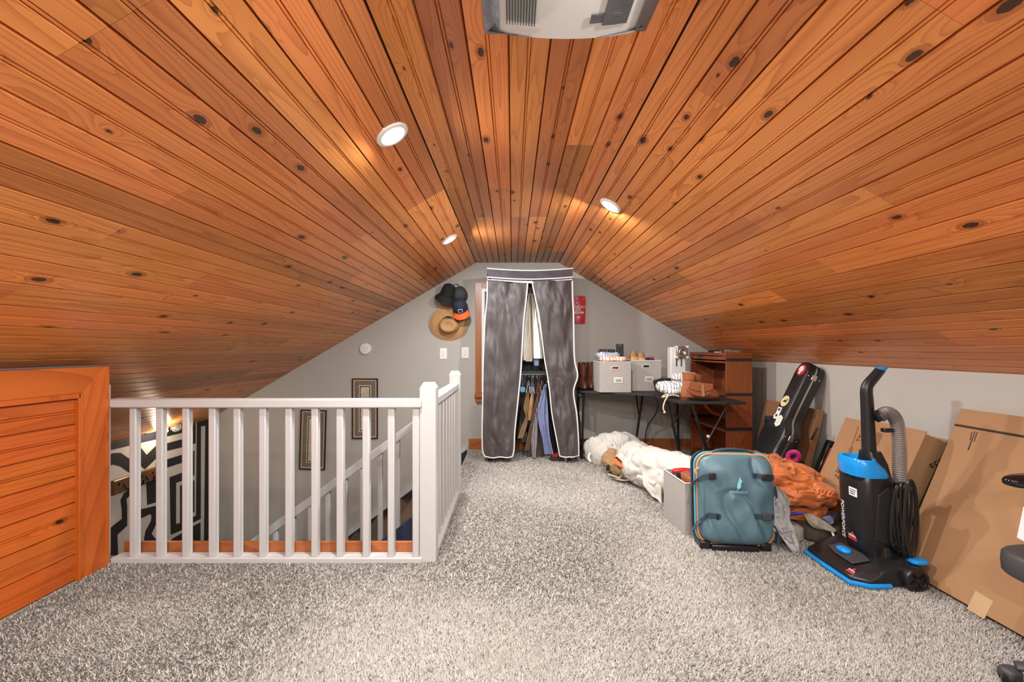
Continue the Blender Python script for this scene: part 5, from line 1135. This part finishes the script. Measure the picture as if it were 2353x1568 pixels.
for y, nm in ((2.155, 'wheel'), (2.585, 'wheel')):
    wm = frame((1.905, y, .058), (1, 0, 0), (0, 0, 1), (0, -1, 0)); wl = obj(nm, G().lathe([(.056, -.02), (.058, -.012), (.058, .012), (.052, .018), (.04, .018), (.037, .010), (.0, .010)], wm, 30), 'black_plastic', vc)
    obj('hub', G().lathe([(.012, .010), (.010, .018), (0, .019)], wm, 14), 'black_plastic', wl)
    for k in range(4): obj('spoke', G().box((0, 0, 0), (.007, .024, .008)).xf(wm @ Matrix.Rotation(R(90*k+30), 4, 'Z') @ Matrix.Translation((0, .024, .013))), 'black_gloss', wl)
obj('pedal', G().blob((1.955, 2.20, .125), (.04, .035, .012), .6, 0, 1, nu=18, nv=10), 'blue_plastic', vc)
obj('height_plate', G().prism([(-.05, -.10), (.035, -.11), (.05, -.04), (.04, .10), (-.03, .10), (-.05, .02)], frame((1.735, 2.36, .092), (.97, 0, .22), (0, 1, 0), (-.22, 0, .97)), .004), 'dark_grey', vc, bevel=.002)
obj('height_knob', G().blob((1.728, 2.375, .102), (.027, .04, .014), .8, 0, 1, nu=18, nv=10), 'blue_plastic', vc)
def bsec(z, x0, x1, y0, y1, r=.05): return rrect(x0, x1, y0, y1, r, z, 5)
obj('canister', G().loft([bsec(.10, 1.80, 1.945, 2.275, 2.465, .035), bsec(.14, 1.775, 1.945, 2.27, 2.47), bsec(.22, 1.765, 1.94, 2.268, 2.472), bsec(.40, 1.752, 1.93, 2.265, 2.475), bsec(.48, 1.750, 1.925, 2.268, 2.472), bsec(.505, 1.758, 1.92, 2.275, 2.465)]), 'black_plastic', vc, ang=30)
obj('side_panel', G().prism([(1.80, .20), (1.90, .16), (1.91, .40), (1.87, .46), (1.82, .42)], frame((0, 2.268, 0), (1, 0, 0), (0, 0, 1), (0, -1, 0)), .006), 'black_matte', vc, bevel=.003)
obj('neck_shroud', G().loft([bsec(.10, 1.83, 1.96, 2.25, 2.49, .03), bsec(.16, 1.84, 1.95, 2.26, 2.48, .03)]), 'black_gloss', vc, ang=30)
cu = obj('cup_handle', G().loft([bsec(.50, 1.742, 1.915, 2.272, 2.468, .06), bsec(.54, 1.738, 1.89, 2.268, 2.472, .06), bsec(.575, 1.736, 1.85, 2.272, 2.468, .05), bsec(.59, 1.742, 1.845, 2.28, 2.46, .05), bsec(.586, 1.752, 1.835, 2.292, 2.448, .04), bsec(.545, 1.755, 1.832, 2.295, 2.445, .036)]), 'blue_plastic', vc, ang=40)
obj('cup_inset', G().prism(rrect2(1.756, 1.831, 2.297, 2.443, .036), Matrix.Translation((0, 0, .546)), .006), 'black_gloss', cu)
obj('cup_lip', G().loft([bsec(.484, 1.748, 1.80, 2.29, 2.45, .024), bsec(.502, 1.742, 1.80, 2.285, 2.455, .024)]), 'black_gloss', vc)
obj('handle_base', G().loft([bsec(.42, 1.83, 1.945, 2.29, 2.45, .03), bsec(.56, 1.825, 1.92, 2.31, 2.43, .03), bsec(.62, 1.822, 1.90, 2.33, 2.41, .025)]), 'black_plastic', vc, ang=35)
HY = 2.37; hp = smoothpts([(1.857, HY, .58), (1.852, HY, .72), (1.846, HY, .86), (1.842, HY, .93), (1.852, HY, .965), (1.885, HY, 1.005), (1.918, HY, 1.045)], 4)
obj('handle_tube', G().tube(hp, [.034-.010*i/(len(hp)-1) for i in range(len(hp))], 12, flat=.85), 'black_plastic', vc)
obj('grip_cap', G().lathe([(.022, -.006), (.027, 0), (.027, .008), (.018, .012), (0, .013)], frame((1.918, HY, 1.046), (1, 0, 0), (0, 1, 0), (0, 0, 1)), 18), 'blue_plastic', vc)
hpts = smoothpts([(1.875, 2.33, .80), (1.905, 2.325, .825), (1.938, 2.32, .81), (1.957, 2.315, .76), (1.962, 2.31, .66), (1.963, 2.31, .56), (1.965, 2.31, .46)], 40)
obj('hose', G().tube(hpts, [.027+.0042*(1 if (i//2) % 2 else -1) for i in range(len(hpts))], 14), 'hose_grey', vc, ang=80)
obj('hose_clip', G().tube([(1.86, 2.335, .80), (1.885, 2.33, .812)], .030, 12), 'black_plastic', vc); obj('hose_clip', G().box((1.915, 2.32, .735), (.06, .03, .02)), 'black_plastic', vc, bevel=.004)
obj('hose_socket', G().tube([(1.965, 2.31, .47), (1.962, 2.315, .40)], .035, 12), 'black_plastic', vc)
cb = obj('cord_hook', G().box((1.925, 2.24, .47), (.05, .06, .035)), 'black_plastic', vc, bevel=.008)
for k in range(9):
    x = 1.885+.006*k; d = .010*k; obj('power_cord', G().tube([Vector((x+.028*math.cos(2*math.pi*q/28)+.012*math.sin(2*math.pi*q/28+k), 2.240-.004*k+.008*math.cos(2*math.pi*q/28), .325-.01*(k % 2)+(.148+.005*k)*math.sin(2*math.pi*q/28))) for q in range(28)], .0062, 7, closed=True), 'black_plastic', vc)
obj('cord_plug', G().tube([(1.93, 2.215, .20), (1.925, 2.215, .165)], .014, 10), 'black_plastic', vc)
# vacuum print
vm = lambda y, z, dx=0: frame((1.7495+dx, y, z), (0, -1, 0), (-.05, 0, .998), (-1, 0, -.05))
text('lettering', 'POWERFORCE', .030, vm(2.425, .25, .0105) @ Matrix.Rotation(R(-90), 4, 'Z'), 'white_print', vc, shear=.2)
obj('rating_label', G().prism(rrect2(-.028, .028, -.022, .022, .003), vm(2.34, .415), .001), 'white_print', vc, smooth=False)
for k in range(3): obj('label_line', G().prism([(-.02, -.002), (.012+.004*k, -.002), (.012+.004*k, .002), (-.02, .002)], vm(2.34, .405+.01*k, -.0012), .0004), 'black_print', vc, smooth=False)
def logo(mt, s):
    lo_ = obj('brand_logo', G().prism([(-.035*s, -.022*s), (.035*s, -.022*s), (.035*s, -.008*s), (-.035*s, -.008*s)], mt, .0012), 'red_print', vc, smooth=False)
    obj('logo_tip', G().prism([(-.014*s, .012*s), (.014*s, .012*s), (0, .034*s)], mt, .0012), 'red_print', vc, smooth=False)
    text('lettering', 'BISSELL', .019*s, mt @ Matrix.Translation((0, .002*s, .001)), 'white_print', vc)
logo(vm(2.37, .175, .0205), .85); logo(frame((1.665, 2.235, .059), (0, -1, 0), (.88, 0, .47), (-.47, 0, .88)), .7)

# ------------------------------------------------------------------ office chair at the right edge
cc = Vector((1.965, 1.39, 0)); ch = thing('office_chair', 'black office chair with padded armrests at the right edge', 'chair', cc)
obj('gas_column', G().lathe([(.045, .07), (.045, .12), (.028, .13), (.028, .40)], Matrix.Translation(cc), 18), 'black_plastic', ch)
for k in range(5):
    a = R(148+72*k); d = Vector((math.cos(a), math.sin(a), 0)); e = cc+d*.30
    lg = obj('base_leg', G().tube([cc+Vector((0, 0, .10)), cc+d*.15+Vector((0, 0, .092)), e+Vector((0, 0, .072))], [.032, .026, .02], 10, flat=.7), 'dark_grey', ch)
    s = Vector((-d.y, d.x, 0)); c0 = e+d*.012+Vector((0, 0, .0275))
    for q in (-1, 1): obj('caster_wheel', G().lathe([(.02, -.011), (.0275, -.007), (.0275, .007), (.02, .011)], frame(c0+s*q*.017, d, (0, 0, 1), -s), 20), 'black_plastic', lg)
    obj('caster_hood', G().blob(c0+Vector((0, 0, .014)), (.03, .026, .022), .7, 0, 1, nu=16, nv=10), 'dark_grey', lg)
obj('seat', G().blob(cc+Vector((-.02, 0, .41)), (.255, .25, .055), .38, .0, 1, nu=36, nv=16), 'dark_grey', ch)
obj('seat_cover', G().blob(cc+Vector((-.02, 0, .432)), (.205, .20, .045), .5, .003, 40, nu=36, nv=14), 'seat_white', ch)
obj('seat_shell', G().blob(cc+Vector((-.02, 0, .37)), (.20, .20, .03), .5, 0, 1, nu=24, nv=10), 'black_plastic', ch)
for s in (-1, 1):
    y = cc.y+s*.275
    obj('armrest', G().blob((cc.x-.01, y, .665), (.155, .042, .028), .75, 0, 1, nu=30, nv=14), 'black_gloss', ch)
    obj('arm_post', G().tube(smoothpts([(cc.x+.02, y-s*.08, .38), (cc.x+.02, y-s*.01, .40), (cc.x+.02, y, .50), (cc.x+.02, y, .645)], 4), .018, 10), 'black_plastic', ch)
obj('backrest', G().blob(cc+Vector((.24, 0, .72)), (.03, .22, .22), .55, 0, 1, nu=30, nv=18), 'black_cloth', ch)
obj('back_spine', G().tube(smoothpts([cc+Vector((.1, 0, .43)), cc+Vector((.24, 0, .45)), cc+Vector((.27, 0, .6))], 4), .022, 10), 'black_plastic', ch)
